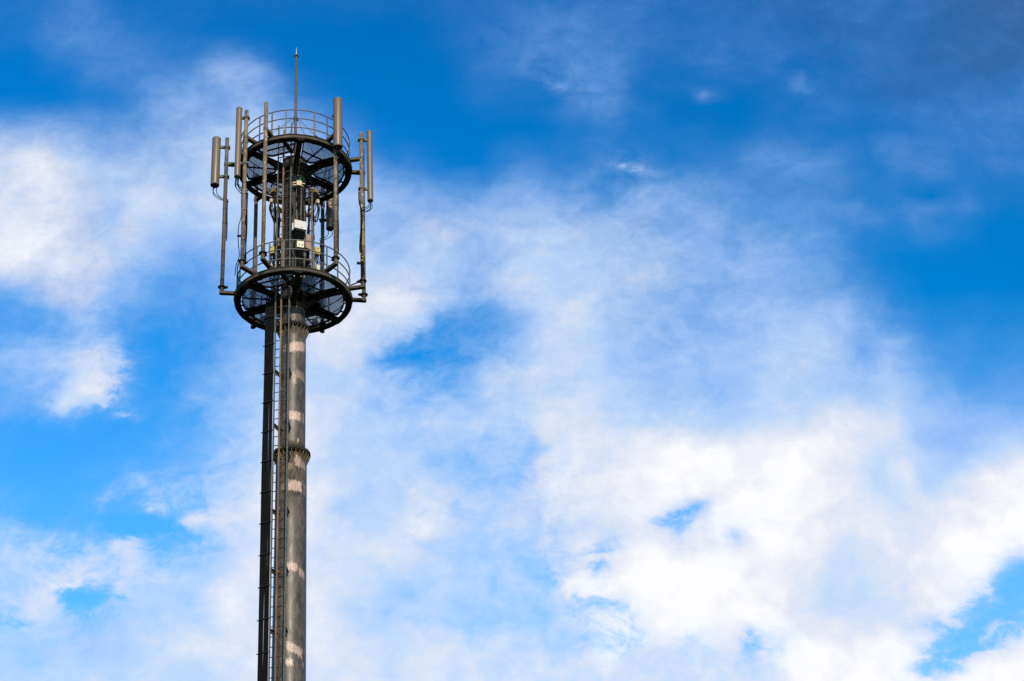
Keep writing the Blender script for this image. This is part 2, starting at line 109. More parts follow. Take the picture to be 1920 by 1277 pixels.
SKY_S = [
    [78, 78, 78, 78, 78, 78, 78, 78, 78, 78, 78, 78, 78, 78, 81, 88, 89, 89, 89, 89, 89, 89, 89, 89, 89, 89, 89, 89, 89, 89, 89, 89, 89, 89, 89, 89, 89, 89, 89, 89, 89, 89, 92, 98, 98, 98, 98, 98, 100, 99, 100, 100, 100, 100, 99, 99, 99, 99, 99, 98, 98, 98, 98],
    [78, 78, 78, 78, 78, 78, 78, 78, 78, 78, 78, 78, 78, 78, 81, 88, 89, 89, 89, 89, 89, 89, 89, 89, 89, 89, 89, 89, 89, 89, 89, 89, 89, 89, 89, 89, 89, 89, 89, 89, 89, 88, 91, 98, 98, 98, 98, 98, 100, 89, 88, 93, 98, 100, 100, 99, 99, 99, 99, 100, 100, 100, 100],
    [78, 78, 78, 78, 78, 78, 78, 78, 78, 78, 78, 78, 78, 78, 81, 88, 89, 89, 89, 89, 89, 89, 89, 89, 89, 89, 89, 89, 89, 89, 88, 88, 88, 90, 91, 90, 89, 89, 91, 92, 86, 84, 90, 98, 97, 96, 96, 97, 100, 94, 86, 85, 87, 92, 99, 100, 100, 99, 99, 98, 98, 98, 97],
    [78, 78, 78, 78, 78, 78, 78, 78, 78, 78, 78, 78, 78, 78, 81, 88, 89, 89, 89, 89, 89, 87, 86, 85, 88, 89, 89, 89, 89, 89, 86, 83, 87, 92, 97, 92, 89, 89, 92, 92, 88, 84, 90, 96, 96, 93, 93, 95, 96, 92, 89, 86, 85, 87, 92, 95, 95, 94, 94, 93, 93, 92, 92],
    [78, 78, 78, 78, 78, 77, 76, 75, 75, 75, 77, 78, 78, 81, 85, 89, 89, 89, 89, 89, 88, 83, 80, 80, 86, 89, 89, 89, 89, 89, 84, 79, 85, 91, 98, 94, 92, 92, 90, 99, 95, 88, 94, 94, 92, 89, 88, 89, 92, 88, 83, 90, 86, 85, 84, 89, 89, 89, 89, 90, 90, 91, 91],
    [78, 78, 78, 78, 77, 73, 70, 70, 70, 71, 76, 78, 79, 85, 88, 89, 89, 89, 89, 89, 87, 80, 78, 78, 83, 85, 85, 84, 84, 84, 81, 78, 81, 86, 92, 95, 97, 97, 99, 99, 99, 98, 98, 95, 89, 86, 84, 85, 88, 91, 89, 95, 95, 88, 83, 86, 94, 94, 94, 95, 95, 96, 96],
    [78, 78, 78, 78, 77, 71, 69, 68, 68, 69, 74, 76, 79, 83, 86, 89, 89, 89, 89, 89, 87, 80, 78, 78, 79, 80, 80, 79, 79, 78, 78, 78, 78, 82, 89, 96, 100, 99, 99, 99, 99, 99, 98, 95, 89, 84, 83, 83, 85, 88, 92, 95, 99, 98, 83, 83, 99, 99, 100, 100, 100, 100, 100],
    [82, 82, 83, 83, 82, 80, 76, 71, 69, 68, 69, 74, 78, 79, 83, 89, 89, 89, 89, 89, 88, 81, 78, 64, 76, 76, 77, 78, 78, 78, 78, 78, 86, 91, 95, 98, 100, 100, 100, 100, 99, 99, 98, 96, 89, 84, 82, 82, 83, 86, 92, 96, 100, 100, 92, 84, 99, 100, 100, 100, 100, 100, 100],
    [87, 88, 88, 88, 89, 89, 84, 73, 66, 67, 69, 74, 78, 78, 82, 89, 89, 89, 89, 89, 88, 85, 82, 77, 61, 71, 77, 78, 78, 78, 78, 78, 91, 100, 100, 100, 100, 100, 100, 100, 99, 98, 98, 95, 91, 85, 82, 82, 83, 85, 91, 96, 98, 100, 99, 93, 99, 100, 100, 100, 100, 100, 100],
    [86, 85, 85, 84, 84, 84, 83, 79, 76, 74, 74, 76, 79, 78, 82, 89, 89, 89, 89, 89, 89, 89, 85, 79, 73, 72, 77, 78, 78, 78, 78, 78, 88, 95, 95, 96, 98, 100, 100, 96, 96, 95, 95, 94, 92, 86, 83, 83, 83, 85, 90, 94, 98, 98, 98, 98, 100, 100, 100, 100, 98, 98, 98],
    [81, 80, 80, 79, 79, 79, 83, 86, 89, 84, 78, 77, 81, 81, 80, 86, 88, 89, 89, 89, 89, 89, 87, 84, 81, 80, 78, 78, 78, 78, 78, 78, 85, 90, 90, 95, 96, 97, 89, 92, 90, 86, 92, 95, 94, 90, 85, 84, 84, 85, 88, 90, 92, 94, 96, 98, 98, 98, 98, 98, 98, 98, 98],
    [78, 78, 78, 78, 78, 78, 81, 84, 84, 81, 78, 74, 71, 71, 75, 81, 86, 89, 89, 89, 89, 89, 89, 89, 89, 87, 81, 79, 78, 79, 80, 81, 85, 89, 89, 89, 89, 94, 94, 95, 94, 84, 97, 98, 98, 94, 89, 86, 85, 86, 87, 87, 87, 89, 93, 97, 98, 98, 98, 98, 98, 98, 98],
    [78, 78, 78, 78, 78, 78, 79, 79, 79, 78, 77, 71, 67, 68, 72, 80, 86, 89, 89, 89, 88, 86, 84, 84, 87, 88, 85, 81, 78, 82, 85, 86, 87, 89, 89, 89, 89, 89, 87, 97, 100, 100, 99, 99, 98, 97, 92, 89, 87, 86, 86, 87, 89, 90, 94, 97, 98, 98, 98, 98, 98, 98, 98],
    [78, 78, 78, 78, 78, 78, 78, 78, 78, 80, 82, 74, 69, 69, 76, 87, 88, 89, 89, 89, 86, 82, 80, 79, 85, 89, 89, 84, 78, 85, 89, 89, 89, 89, 89, 91, 93, 93, 93, 88, 100, 99, 99, 99, 99, 98, 93, 91, 88, 85, 84, 76, 83, 87, 95, 97, 98, 98, 98, 98, 98, 98, 98],
    [78, 78, 78, 78, 78, 78, 78, 78, 77, 75, 70, 70, 74, 85, 87, 89, 89, 89, 89, 89, 85, 72, 75, 78, 82, 85, 84, 82, 78, 84, 88, 89, 89, 89, 89, 94, 96, 96, 98, 98, 99, 99, 99, 99, 99, 98, 94, 91, 85, 81, 82, 72, 78, 84, 93, 95, 97, 97, 96, 96, 96, 96, 93],
    [78, 78, 78, 77, 77, 75, 73, 75, 75, 78, 82, 83, 77, 78, 81, 84, 87, 89, 89, 89, 87, 80, 73, 76, 79, 80, 80, 79, 78, 83, 83, 89, 89, 89, 93, 94, 97, 98, 98, 99, 99, 99, 99, 100, 99, 99, 95, 91, 82, 78, 80, 70, 68, 72, 81, 85, 90, 91, 90, 89, 89, 88, 87],
    [73, 73, 73, 69, 64, 71, 71, 71, 70, 72, 72, 70, 72, 77, 79, 80, 86, 89, 89, 89, 87, 81, 78, 78, 78, 78, 78, 78, 78, 81, 80, 87, 89, 89, 89, 93, 95, 95, 95, 98, 99, 99, 99, 100, 99, 99, 96, 92, 83, 78, 76, 67, 62, 58, 65, 72, 78, 79, 77, 76, 75, 74, 73],
    [69, 68, 68, 67, 67, 66, 67, 67, 67, 67, 67, 67, 70, 75, 76, 79, 83, 86, 89, 89, 87, 81, 78, 78, 78, 78, 78, 78, 78, 79, 79, 82, 88, 89, 89, 89, 93, 93, 92, 95, 98, 98, 98, 98, 98, 97, 94, 93, 87, 80, 75, 64, 60, 57, 58, 60, 64, 65, 63, 62, 61, 60, 59],
    [67, 67, 66, 65, 63, 63, 64, 66, 67, 67, 67, 67, 68, 70, 74, 78, 80, 83, 88, 89, 87, 81, 78, 78, 78, 78, 78, 78, 78, 78, 78, 80, 89, 89, 89, 89, 91, 90, 83, 85, 88, 88, 89, 89, 87, 85, 87, 89, 88, 85, 82, 66, 60, 58, 56, 55, 54, 54, 54, 53, 53, 52, 52],
    [67, 67, 66, 65, 62, 61, 61, 63, 65, 67, 67, 67, 67, 67, 73, 78, 78, 82, 88, 89, 87, 81, 78, 78, 78, 78, 78, 78, 78, 78, 79, 85, 89, 89, 89, 88, 83, 79, 79, 78, 78, 78, 78, 78, 78, 78, 82, 84, 83, 83, 84, 71, 60, 56, 53, 51, 50, 49, 49, 49, 48, 48, 47],
    [66, 65, 65, 65, 63, 62, 62, 63, 65, 66, 67, 67, 67, 67, 73, 78, 78, 82, 89, 89, 87, 81, 78, 78, 78, 78, 78, 78, 78, 78, 78, 84, 87, 87, 87, 86, 81, 77, 75, 74, 73, 73, 73, 76, 78, 78, 77, 75, 74, 75, 79, 70, 57, 51, 47, 46, 45, 45, 44, 44, 44, 44, 44],
    [61, 61, 61, 60, 60, 62, 65, 66, 66, 67, 67, 67, 67, 67, 74, 78, 78, 82, 88, 88, 86, 80, 77, 75, 75, 74, 74, 75, 77, 78, 78, 81, 83, 83, 83, 82, 80, 77, 72, 69, 69, 68, 69, 75, 78, 77, 73, 67, 66, 68, 74, 67, 54, 48, 44, 44, 44, 44, 44, 44, 44, 44, 44],
    [57, 56, 56, 56, 56, 67, 68, 68, 70, 73, 71, 67, 67, 67, 71, 74, 77, 80, 83, 83, 82, 79, 76, 71, 70, 70, 69, 71, 76, 78, 78, 78, 79, 79, 79, 78, 77, 75, 70, 67, 67, 67, 67, 74, 78, 77, 75, 72, 67, 63, 73, 64, 51, 46, 44, 44, 44, 44, 44, 44, 44, 44, 44],
    [56, 56, 56, 56, 56, 69, 86, 78, 78, 75, 71, 67, 67, 73, 68, 71, 76, 78, 79, 79, 78, 78, 75, 68, 67, 67, 67, 69, 74, 76, 78, 78, 78, 79, 77, 74, 73, 72, 68, 67, 67, 67, 67, 73, 78, 78, 77, 76, 68, 58, 70, 62, 48, 44, 44, 44, 44, 44, 44, 44, 44, 44, 44],
    [56, 56, 56, 56, 56, 61, 80, 89, 87, 80, 74, 67, 66, 65, 65, 67, 73, 76, 78, 78, 78, 81, 79, 72, 69, 67, 67, 68, 70, 73, 77, 78, 78, 79, 76, 71, 69, 68, 67, 67, 67, 67, 67, 72, 76, 76, 76, 77, 66, 60, 64, 59, 49, 44, 44, 44, 44, 44, 44, 44, 44, 44, 44],
    [57, 57, 57, 58, 58, 64, 71, 85, 86, 82, 72, 62, 61, 61, 60, 63, 69, 74, 78, 78, 79, 84, 83, 71, 67, 66, 67, 67, 67, 70, 76, 77, 78, 80, 78, 72, 70, 70, 68, 67, 67, 67, 67, 69, 72, 71, 73, 76, 68, 63, 61, 57, 49, 44, 44, 44, 44, 44, 44, 44, 44, 44, 44],
    [61, 61, 62, 62, 63, 69, 76, 84, 85, 83, 71, 58, 57, 56, 56, 59, 65, 71, 78, 79, 81, 86, 86, 79, 69, 66, 67, 66, 67, 69, 72, 75, 78, 82, 82, 76, 74, 74, 70, 67, 67, 67, 67, 67, 68, 67, 68, 75, 74, 64, 60, 54, 48, 44, 44, 44, 44, 44, 44, 44, 44, 44, 44],
    [65, 66, 66, 67, 67, 73, 79, 84, 83, 77, 66, 56, 56, 56, 56, 59, 65, 71, 78, 81, 85, 88, 88, 85, 79, 70, 67, 66, 66, 67, 67, 72, 78, 84, 87, 80, 78, 78, 73, 68, 67, 67, 67, 67, 67, 67, 67, 72, 73, 63, 57, 50, 47, 44, 44, 44, 44, 44, 44, 44, 44, 44, 44],
    [67, 67, 67, 67, 67, 73, 78, 78, 74, 67, 61, 56, 56, 56, 56, 59, 65, 72, 78, 84, 88, 89, 89, 89, 84, 77, 69, 66, 66, 66, 67, 73, 78, 82, 84, 80, 78, 78, 75, 73, 69, 67, 67, 67, 67, 67, 67, 68, 67, 60, 53, 47, 45, 44, 44, 44, 44, 43, 43, 42, 42, 42, 41],
    [67, 67, 67, 67, 67, 73, 76, 71, 65, 58, 56, 56, 56, 56, 56, 59, 65, 72, 78, 82, 86, 88, 89, 89, 86, 83, 76, 70, 67, 68, 72, 76, 78, 79, 80, 78, 78, 78, 77, 77, 71, 67, 67, 67, 67, 66, 65, 65, 63, 58, 53, 47, 44, 44, 44, 44, 41, 39, 39, 38, 38, 37, 37],
    [67, 68, 68, 69, 71, 77, 78, 72, 66, 60, 58, 56, 56, 56, 56, 59, 65, 72, 78, 80, 82, 87, 89, 89, 88, 87, 81, 77, 77, 77, 78, 78, 78, 78, 78, 78, 78, 78, 78, 78, 72, 67, 67, 67, 67, 65, 61, 60, 60, 57, 54, 47, 44, 44, 44, 44, 39, 35, 34, 34, 34, 33, 33],
    [71, 72, 72, 76, 80, 83, 82, 76, 70, 64, 60, 56, 56, 56, 56, 59, 66, 72, 78, 78, 79, 85, 87, 87, 87, 86, 81, 78, 78, 78, 78, 78, 78, 78, 78, 78, 78, 78, 78, 78, 73, 67, 67, 67, 67, 64, 58, 56, 56, 56, 54, 48, 45, 46, 46, 45, 39, 33, 33, 33, 33, 33, 33],
    [76, 76, 78, 83, 88, 88, 86, 80, 74, 68, 62, 57, 56, 56, 56, 59, 66, 72, 78, 78, 79, 82, 83, 83, 83, 82, 80, 78, 78, 78, 78, 78, 78, 78, 78, 78, 78, 78, 78, 77, 73, 67, 67, 66, 65, 62, 57, 56, 56, 56, 55, 52, 50, 50, 49, 45, 40, 33, 33, 33, 33, 33, 33],
    [80, 81, 83, 88, 92, 93, 90, 84, 78, 72, 66, 61, 58, 56, 56, 60, 66, 72, 78, 78, 78, 79, 79, 79, 78, 78, 78, 78, 78, 78, 78, 78, 78, 78, 78, 78, 78, 78, 77, 74, 70, 67, 67, 66, 63, 59, 57, 56, 56, 56, 56, 54, 54, 54, 52, 47, 41, 34, 33, 33, 33, 33, 33],
    [84, 85, 88, 91, 95, 97, 93, 88, 82, 76, 70, 64, 59, 56, 56, 60, 67, 73, 78, 78, 78, 78, 78, 78, 78, 78, 78, 78, 78, 78, 78, 78, 78, 78, 78, 78, 78, 78, 76, 71, 68, 67, 67, 67, 61, 56, 56, 56, 56, 56, 54, 53, 55, 53, 51, 47, 42, 35, 33, 33, 33, 33, 33],
    [92, 92, 92, 93, 97, 99, 95, 90, 84, 80, 74, 68, 65, 63, 64, 67, 71, 75, 78, 78, 78, 78, 78, 78, 78, 78, 78, 78, 78, 78, 78, 78, 78, 78, 78, 78, 77, 77, 75, 69, 67, 67, 66, 64, 59, 56, 56, 56, 55, 52, 53, 56, 56, 52, 50, 46, 46, 36, 33, 33, 33, 33, 33],
    [95, 93, 92, 93, 95, 95, 92, 89, 86, 83, 78, 73, 71, 71, 72, 74, 75, 77, 78, 78, 78, 78, 78, 78, 77, 77, 77, 76, 76, 76, 75, 75, 75, 74, 74, 73, 73, 73, 72, 68, 67, 67, 64, 60, 58, 56, 56, 56, 55, 56, 56, 56, 56, 51, 45, 44, 43, 37, 33, 33, 33, 33, 33],
    [96, 94, 92, 93, 94, 92, 90, 89, 88, 87, 81, 78, 78, 78, 78, 78, 78, 78, 78, 78, 78, 78, 77, 74, 73, 73, 73, 72, 72, 72, 71, 71, 71, 70, 70, 69, 69, 69, 68, 67, 67, 67, 63, 57, 56, 56, 56, 56, 56, 56, 56, 55, 53, 49, 46, 43, 40, 36, 33, 33, 33, 33, 33],
    [99, 96, 93, 93, 93, 90, 88, 84, 79, 85, 80, 78, 78, 78, 78, 78, 78, 78, 78, 78, 78, 78, 76, 71, 69, 69, 69, 68, 68, 68, 67, 67, 67, 66, 66, 66, 67, 67, 67, 65, 64, 63, 61, 57, 56, 56, 56, 56, 56, 56, 56, 54, 50, 47, 49, 46, 36, 35, 33, 33, 33, 33, 33],
    [96, 94, 92, 92, 92, 89, 86, 82, 77, 81, 79, 78, 78, 78, 78, 78, 78, 78, 78, 78, 78, 78, 74, 69, 66, 65, 65, 64, 64, 64, 63, 63, 63, 62, 62, 64, 66, 67, 66, 63, 60, 60, 58, 56, 56, 56, 56, 56, 56, 56, 56, 54, 49, 48, 48, 44, 34, 33, 33, 33, 33, 33, 33],
    [92, 91, 91, 91, 91, 90, 85, 79, 78, 78, 78, 78, 78, 78, 78, 78, 78, 78, 78, 78, 77, 75, 72, 68, 65, 62, 61, 60, 60, 60, 59, 59, 59, 58, 58, 61, 66, 66, 66, 61, 56, 56, 55, 55, 55, 56, 56, 55, 54, 53, 51, 48, 48, 48, 42, 38, 34, 33, 33, 33, 33, 33, 33],
    [89, 89, 90, 91, 91, 89, 84, 78, 78, 78, 78, 78, 78, 78, 78, 78, 78, 78, 78, 78, 76, 72, 69, 67, 64, 58, 57, 57, 56, 56, 56, 55, 55, 55, 55, 59, 64, 64, 61, 57, 52, 52, 51, 51, 53, 54, 54, 52, 50, 49, 45, 41, 43, 41, 36, 35, 34, 33, 33, 33, 33, 33, 33],
    [89, 89, 90, 91, 90, 88, 83, 78, 78, 78, 78, 78, 78, 78, 78, 78, 78, 78, 78, 78, 75, 69, 65, 64, 60, 54, 53, 53, 52, 52, 52, 51, 51, 52, 54, 57, 60, 58, 54, 51, 48, 48, 48, 47, 48, 48, 48, 47, 46, 45, 40, 34, 33, 32, 32, 31, 30, 30, 31, 31, 30, 30, 30],
    [89, 89, 90, 93, 89, 85, 81, 78, 78, 78, 78, 78, 78, 78, 78, 78, 78, 78, 77, 75, 72, 65, 60, 57, 54, 50, 49, 49, 49, 48, 48, 48, 47, 48, 53, 56, 57, 53, 47, 45, 44, 44, 44, 43, 43, 44, 45, 44, 44, 42, 36, 28, 25, 25, 24, 23, 23, 23, 25, 27, 27, 26, 26],
    [88, 87, 88, 88, 85, 81, 79, 78, 78, 78, 78, 78, 78, 78, 78, 78, 78, 78, 77, 73, 68, 61, 56, 50, 47, 46, 45, 45, 45, 44, 44, 44, 44, 46, 52, 56, 56, 52, 46, 44, 41, 40, 40, 40, 40, 42, 44, 44, 43, 39, 32, 22, 18, 17, 16, 16, 15, 15, 20, 23, 23, 23, 22],
    [84, 83, 83, 83, 81, 78, 78, 78, 78, 78, 78, 77, 77, 78, 78, 78, 78, 78, 77, 70, 64, 58, 52, 47, 44, 44, 44, 44, 44, 44, 44, 44, 44, 46, 52, 56, 56, 53, 47, 45, 39, 37, 36, 36, 36, 40, 44, 44, 43, 37, 28, 16, 11, 11, 11, 10, 9, 9, 13, 17, 18, 19, 18],
    [80, 80, 79, 79, 78, 78, 78, 77, 77, 76, 74, 73, 74, 75, 75, 75, 75, 74, 73, 67, 60, 54, 49, 46, 44, 44, 44, 44, 44, 44, 44, 44, 44, 46, 52, 56, 56, 53, 47, 41, 37, 37, 45, 38, 33, 38, 42, 41, 45, 35, 24, 15, 11, 11, 10, 7, 6, 5, 7, 9, 12, 15, 15],
    [75, 74, 73, 73, 72, 71, 71, 70, 69, 69, 67, 67, 69, 71, 71, 71, 71, 70, 69, 63, 57, 50, 46, 45, 44, 44, 44, 44, 44, 44, 44, 44, 44, 45, 52, 53, 53, 51, 47, 42, 41, 41, 38, 36, 34, 36, 39, 35, 42, 27, 18, 14, 11, 11, 9, 4, 2, 2, 2, 2, 6, 11, 11],
    [67, 66, 66, 65, 65, 64, 63, 63, 62, 61, 63, 65, 67, 68, 68, 68, 68, 67, 65, 59, 53, 47, 44, 44, 44, 44, 44, 44, 44, 44, 44, 44, 44, 48, 48, 50, 49, 48, 46, 44, 42, 41, 41, 39, 34, 34, 35, 30, 25, 18, 12, 11, 11, 11, 9, 3, 0, 0, 0, 0, 3, 7, 7],
    [60, 59, 58, 58, 57, 56, 56, 56, 56, 56, 60, 64, 65, 66, 68, 68, 67, 64, 59, 54, 50, 46, 44, 44, 44, 44, 44, 44, 44, 44, 44, 44, 44, 45, 46, 46, 46, 45, 45, 44, 44, 44, 44, 40, 34, 32, 31, 26, 20, 15, 11, 11, 11, 11, 10, 4, 0, 0, 0, 0, 1, 3, 4],
    [54, 54, 53, 53, 53, 53, 55, 56, 56, 56, 58, 62, 63, 66, 68, 68, 66, 59, 52, 49, 47, 45, 44, 44, 44, 44, 44, 44, 44, 44, 44, 44, 44, 44, 44, 44, 44, 44, 43, 41, 41, 41, 40, 37, 31, 28, 28, 23, 17, 14, 11, 11, 11, 11, 11, 5, 0, 0, 0, 0, 0, 0, 0],
    [50, 50, 50, 49, 49, 51, 54, 56, 56, 56, 56, 58, 59, 65, 68, 66, 61, 52, 45, 44, 44, 43, 43, 43, 43, 42, 42, 42, 41, 41, 41, 40, 42, 44, 44, 44, 44, 44, 41, 38, 37, 37, 37, 34, 28, 25, 24, 20, 14, 12, 11, 11, 11, 11, 11, 6, 1, 1, 0, 0, 0, 0, 0],
    [47, 46, 46, 46, 46, 49, 54, 56, 55, 55, 55, 54, 53, 59, 62, 58, 51, 45, 41, 41, 40, 40, 40, 39, 39, 39, 38, 38, 38, 37, 37, 37, 40, 44, 44, 44, 44, 44, 39, 34, 34, 33, 33, 31, 25, 21, 21, 18, 13, 11, 11, 12, 14, 13, 11, 8, 5, 3, 0, 0, 0, 0, 0],
    [44, 44, 45, 45, 47, 49, 52, 52, 52, 51, 51, 48, 45, 48, 50, 46, 42, 39, 37, 37, 37, 36, 36, 36, 35, 35, 35, 34, 34, 34, 33, 33, 38, 43, 43, 43, 43, 42, 37, 33, 32, 30, 30, 28, 22, 17, 17, 16, 13, 11, 11, 13, 17, 16, 12, 10, 9, 5, 1, 0, 0, 0, 0],
    [44, 44, 45, 46, 49, 50, 50, 49, 48, 48, 47, 43, 38, 39, 38, 37, 35, 34, 34, 33, 33, 33, 33, 33, 33, 33, 33, 33, 33, 33, 33, 33, 36, 39, 40, 39, 39, 39, 36, 33, 30, 26, 26, 25, 19, 14, 14, 13, 12, 11, 11, 14, 19, 19, 13, 11, 11, 7, 1, 0, 0, 0, 0],
    [44, 44, 45, 48, 50, 50, 48, 45, 45, 44, 44, 38, 33, 33, 33, 33, 33, 33, 33, 33, 33, 33, 33, 33, 33, 33, 33, 33, 33, 33, 33, 33, 35, 36, 36, 36, 36, 35, 34, 33, 28, 23, 23, 22, 16, 11, 11, 11, 11, 11, 11, 13, 19, 20, 14, 11, 11, 8, 2, 0, 0, 0, 0],
    [44, 44, 45, 48, 50, 50, 47, 44, 41, 41, 40, 36, 33, 33, 33, 33, 33, 33, 33, 33, 33, 33, 33, 33, 33, 33, 33, 33, 33, 33, 33, 33, 33, 33, 33, 33, 33, 33, 33, 33, 28, 22, 22, 22, 16, 11, 11, 11, 11, 11, 11, 13, 18, 21, 15, 11, 11, 9, 3, 0, 0, 0, 0],
    [44, 44, 45, 48, 49, 49, 47, 41, 38, 37, 37, 35, 33, 33, 33, 33, 33, 33, 33, 33, 33, 33, 33, 33, 33, 33, 33, 33, 33, 33, 33, 33, 33, 33, 33, 33, 33, 33, 33, 33, 29, 23, 22, 22, 17, 11, 11, 11, 11, 11, 11, 12, 18, 21, 15, 11, 11, 9, 4, 0, 0, 0, 0],
    [44, 44, 45, 47, 48, 47, 45, 39, 34, 34, 34, 33, 33, 33, 33, 33, 33, 33, 33, 33, 33, 33, 33, 33, 33, 33, 33, 33, 33, 33, 33, 33, 33, 33, 33, 33, 33, 33, 33, 33, 29, 23, 22, 22, 17, 12, 11, 11, 11, 11, 11, 11, 17, 22, 16, 11, 11, 10, 5, 0, 0, 0, 0],
    [44, 44, 45, 45, 46, 46, 44, 38, 33, 33, 33, 33, 33, 33, 33, 33, 33, 33, 33, 33, 33, 33, 33, 33, 33, 33, 33, 33, 33, 33, 33, 33, 33, 33, 33, 33, 33, 33, 33, 33, 29, 24, 22, 22, 18, 12, 11, 11, 11, 11, 11, 11, 16, 22, 17, 11, 11, 11, 5, 0, 0, 0, 0],
]
